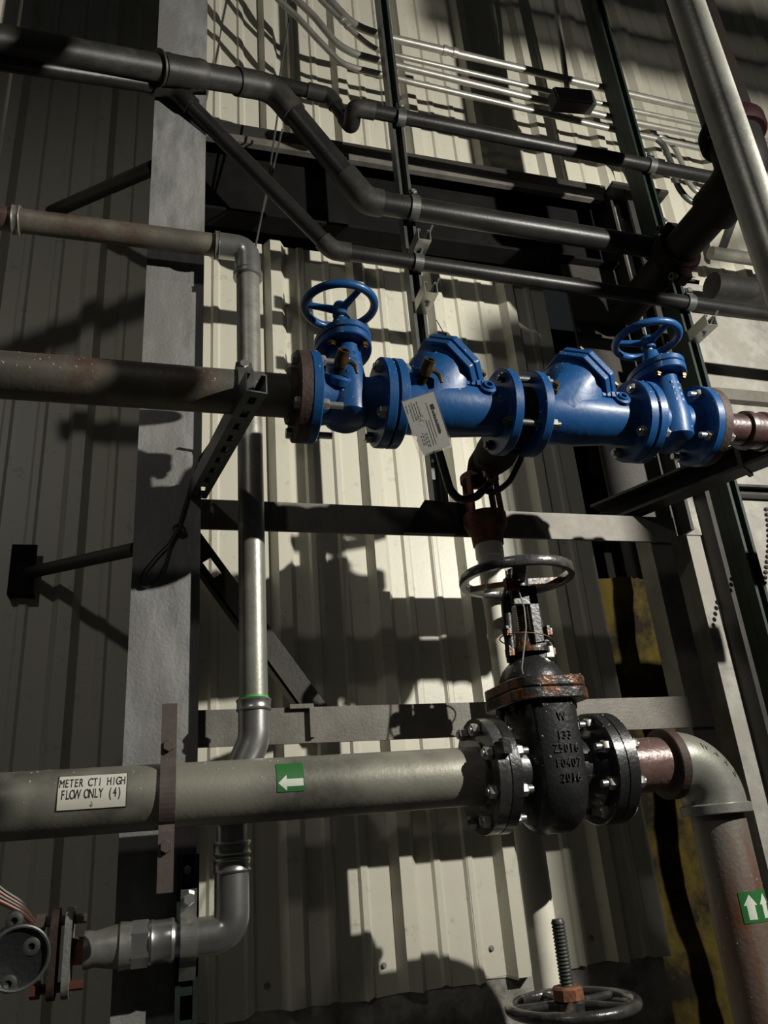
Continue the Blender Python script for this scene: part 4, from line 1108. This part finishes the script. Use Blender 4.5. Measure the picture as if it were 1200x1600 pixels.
# hanger rods and wires near the column
for pts, r, lab in (([(486, -180), (459, -20), (437, 120), (434, 178), (418, 290), (390, 432)], .0034, 'long thin hanger rod passing behind the big elbow'),
                    ([(441, 202), (430, 250), (411, 330)], .0032, 'short thin rod beside the hanger rod below the big elbow')):
    solo('hanger_rod', MB().tube([P(a_, b_, 1.96) for a_, b_ in pts], r, 8), 'strut_steel', lab, 'rod', 'hanger rods')

# wire-rope loop hanging on the column
yw = COLY-.008
g = thing('wire_rope', 'thin wire-rope sling knotted into a loop hanging against the column', 'rope', P(275, 830, yw))
up = [P(345, 665, yw-.08), P(330, 690, yw-.03), P(312, 715, yw), P(297, 758, yw), P(285, 800, yw), P(277, 826, yw)]
obj('line', MB().tube(up, .0022, 8).tube([p+V((.004, 0, .003)) for p in up], .0018, 8), 'wire_rope', g)
lp = [P(a_, b_, yw) for a_, b_ in ((277, 826), (262, 850), (244, 868), (226, 890), (218, 905), (222, 918), (232, 917), (248, 902), (258, 880), (266, 850), (279, 828))]
obj('loop', MB().tube(fillet(lp, .03, 4), .0022, 8), 'wire_rope', g)
kn = P(277, 826, yw-.004)
obj('knot', MB().torus(kn, (.4, 1, .2), .009, .003, 18, 8).torus(kn+V((.010, 0, -.004)), (-.3, 1, .4), .008, .003, 18, 8).torus(kn+V((.004, -.002, .004)), (1, .4, .5), .007, .003, 18, 8), 'wire_rope', g)

# ================================================================== bottom-left valve assembly
yv = YR
zv = zl
g = thing('butterfly_valve', 'dark flanged valve with round housing cut off by the left edge', 'valve', (P(60, 1480, yv).x, yv, zv))
xf = P(108, 1470, yv).x; xf2 = P(86, 1470, yv).x
obj('neck', MB().cyl((P(142, 1470, yv).x, yv, zv), (xf-.004, yv, zv), .022, n=24), 'rust', g)
for x_, m_ in ((xf, 'column_steel'), (xf2, 'rusty_flange')):
    obj('flange', MB().prism(rrect(.036, .072, .03), (x_-.006, yv, zv), Y_, Z, (.012, 0, 0)), m_, g)
for s_ in (1, -1):
    pz_ = V(((xf+xf2)/2, yv-.010, zv+s_*.052))
    obj('flange_bolt', MB().lathe(pz_+V((-.045, 0, 0)), X, [(0, 0), (0, .014), (.016, .014), (.016, .008), (.085, .008), (.085, 0)], 6), 'strap_brown' if s_ > 0 else 'copper_wire', g)
hc2 = P(14, 1492, yv-.07)
obj('housing', MB().lathe(hc2+V((0, .05, 0)), (.25, -1, -.1), [(0, .045), (.03, .05), (.05, .05), (.055, .046), (.052, .040), (.056, 0)], 36), 'black_iron', g)
obj('rim', MB().torus(hc2+V((.015, -.006, -.006)), (.25, -1, -.1), .048, .0035, 40, 8), 'strut_steel', g)
for k, (px, py) in enumerate(((47, 1478), (20, 1438), (10, 1537))):
    p_ = P(px, py, yv-.075)
    obj('boss', MB().lathe(p_+V((0, .02, 0)), (.1, -1, -.1), [(0, .015), (.016, .014), (.018, .009), (.018, .006), (.012, .005), (.012, 0)], 18), 'strut_steel', g)
for k in range(4):
    pts = fillet([P(-20, 1372+9*k, yv-.06), P(8, 1394+6*k, yv-.05), P(34, 1410+5*k, yv-.04), P(54, 1436+3*k, yv-.02)], .06, 5)
    obj('cable', MB().tube(pts, .0042, 8), 'copper_wire' if k % 2 else 'rubber', g)

# the work lamp itself, out of frame at right, with an added post and slats
g = thing('work_lamp', 'small work lamp with an added shadow-casting post and slats, outside the right edge', 'lamp', (WORK_LAMP.x, WORK_LAMP.y, 0))
wl = WORK_LAMP; YM = .30; kM = (WALL_Y-wl.y)/(YM-wl.y)
sz = lambda zw: wl.z+(zw-wl.z)/kM
sxm = lambda xw: wl.x+(xw-wl.x)/kM
shadow_post_x = sxm(1.32); mtop = sz(3.4)
obj('shadow_post', MB().lathe((shadow_post_x, YM, .02), Z, [(0, 0), (0, .034), (mtop-.04, .034), (mtop-.03, .030), (mtop-.02, 0)], 24), 'dark_steel', g)  # unseen post, added so its shadow darkens the lower right wall
obj('foot', MB().cyl((shadow_post_x, YM, 0), (shadow_post_x, YM, .02), .2, n=24), 'dark_steel', g)
obj('bracket', MB().tube([V((shadow_post_x, YM, 2.45)), V((shadow_post_x, wl.y-.10, 2.45)), V((wl.x, wl.y-.12, wl.z-.04))], .010, 10), 'dark_steel', g)
obj('head', MB().lathe((wl.x, wl.y-.12, wl.z), (-.5, 1, .2), [(0, 0), (0, .05), (.06, .055), (.06, .050), (.03, .045), (.03, 0)], 24), 'dark_steel', g)
for k, (z0, z1) in enumerate(((5.0, 5.13), (5.19, 5.36), (5.43, 5.75))):
    obj('shadow_slat', MB().box(sxm(1.08), sxm(4.2), YM-.004, YM+.004, sz(z0), sz(z1)), 'dark_steel', g)  # unseen slats, added to cast dark stripes high on the wall
obj('slat_arm', MB().bar((sxm(4.15), YM, sz(5.75)), (sxm(4.15), YM, sz(4.9)), .012, .012).bar((sxm(4.15), YM, sz(4.9)), (shadow_post_x, YM, mtop-.03), .012, .012), 'dark_steel', g)
# ================================================================== WATER DROPS standing on the wet ironwork
def drops(parent, names, count, seed, rmin=.0008, rmax=.0029, up=-.15):
    rnd = random.Random(seed); tris = []
    for ch in parent.children_recursive:
        if ch.type != 'MESH' or ch.name.split('.')[0] not in names: continue
        me = ch.data; me.calc_loop_triangles(); mw = root(ch)
        for t in me.loop_triangles:
            A = t.area
            if A > 1e-9 and t.normal.z > up and t.normal.y < .4: tris.append((A*(1.0+max(0, t.normal.z)), me, t, mw))
    if not tris: return
    tot = [];  acc = 0
    for q in tris: acc += q[0]; tot.append(acc)
    import bisect
    mb = MB()
    for _ in range(count):
        A, me, t, off = tris[min(len(tris)-1, bisect.bisect(tot, rnd.random()*acc))]
        u = rnd.random(); v = rnd.random()
        if u+v > 1: u, v = 1-u, 1-v
        p = [me.vertices[i].co for i in t.vertices]; pt = p[0]+(p[1]-p[0])*u+(p[2]-p[0])*v+off
        r = rmin+(rmax-rmin)*rnd.random()**3
        mb.lathe(pt-t.normal*r*.15, t.normal, [(0, r), (r*.45, r*.8), (r*.75, 0)], 6)
    o = obj('water_drops', mb, 'water', parent, sharp=80); o['kind'] = 'stuff'
DR = ('body', 'flange', 'bowl', 'bonnet', 'bonnet_flange', 'hump', 'cover', 'handwheel', 'gate_housing', 'dome', 'elbow', 'nipple', 'pipe')
for i, o in enumerate([v1, v2, v3, v4]): drops(o, DR, 380, 10+i)
for i, o in enumerate([x for x in col.objects if x.name in ('black_gate_valve', 'drop_pipe', 'inlet_pipe', 'meter_pipe')]): drops(o, DR, (320 if i == 0 else 260), 30+i)
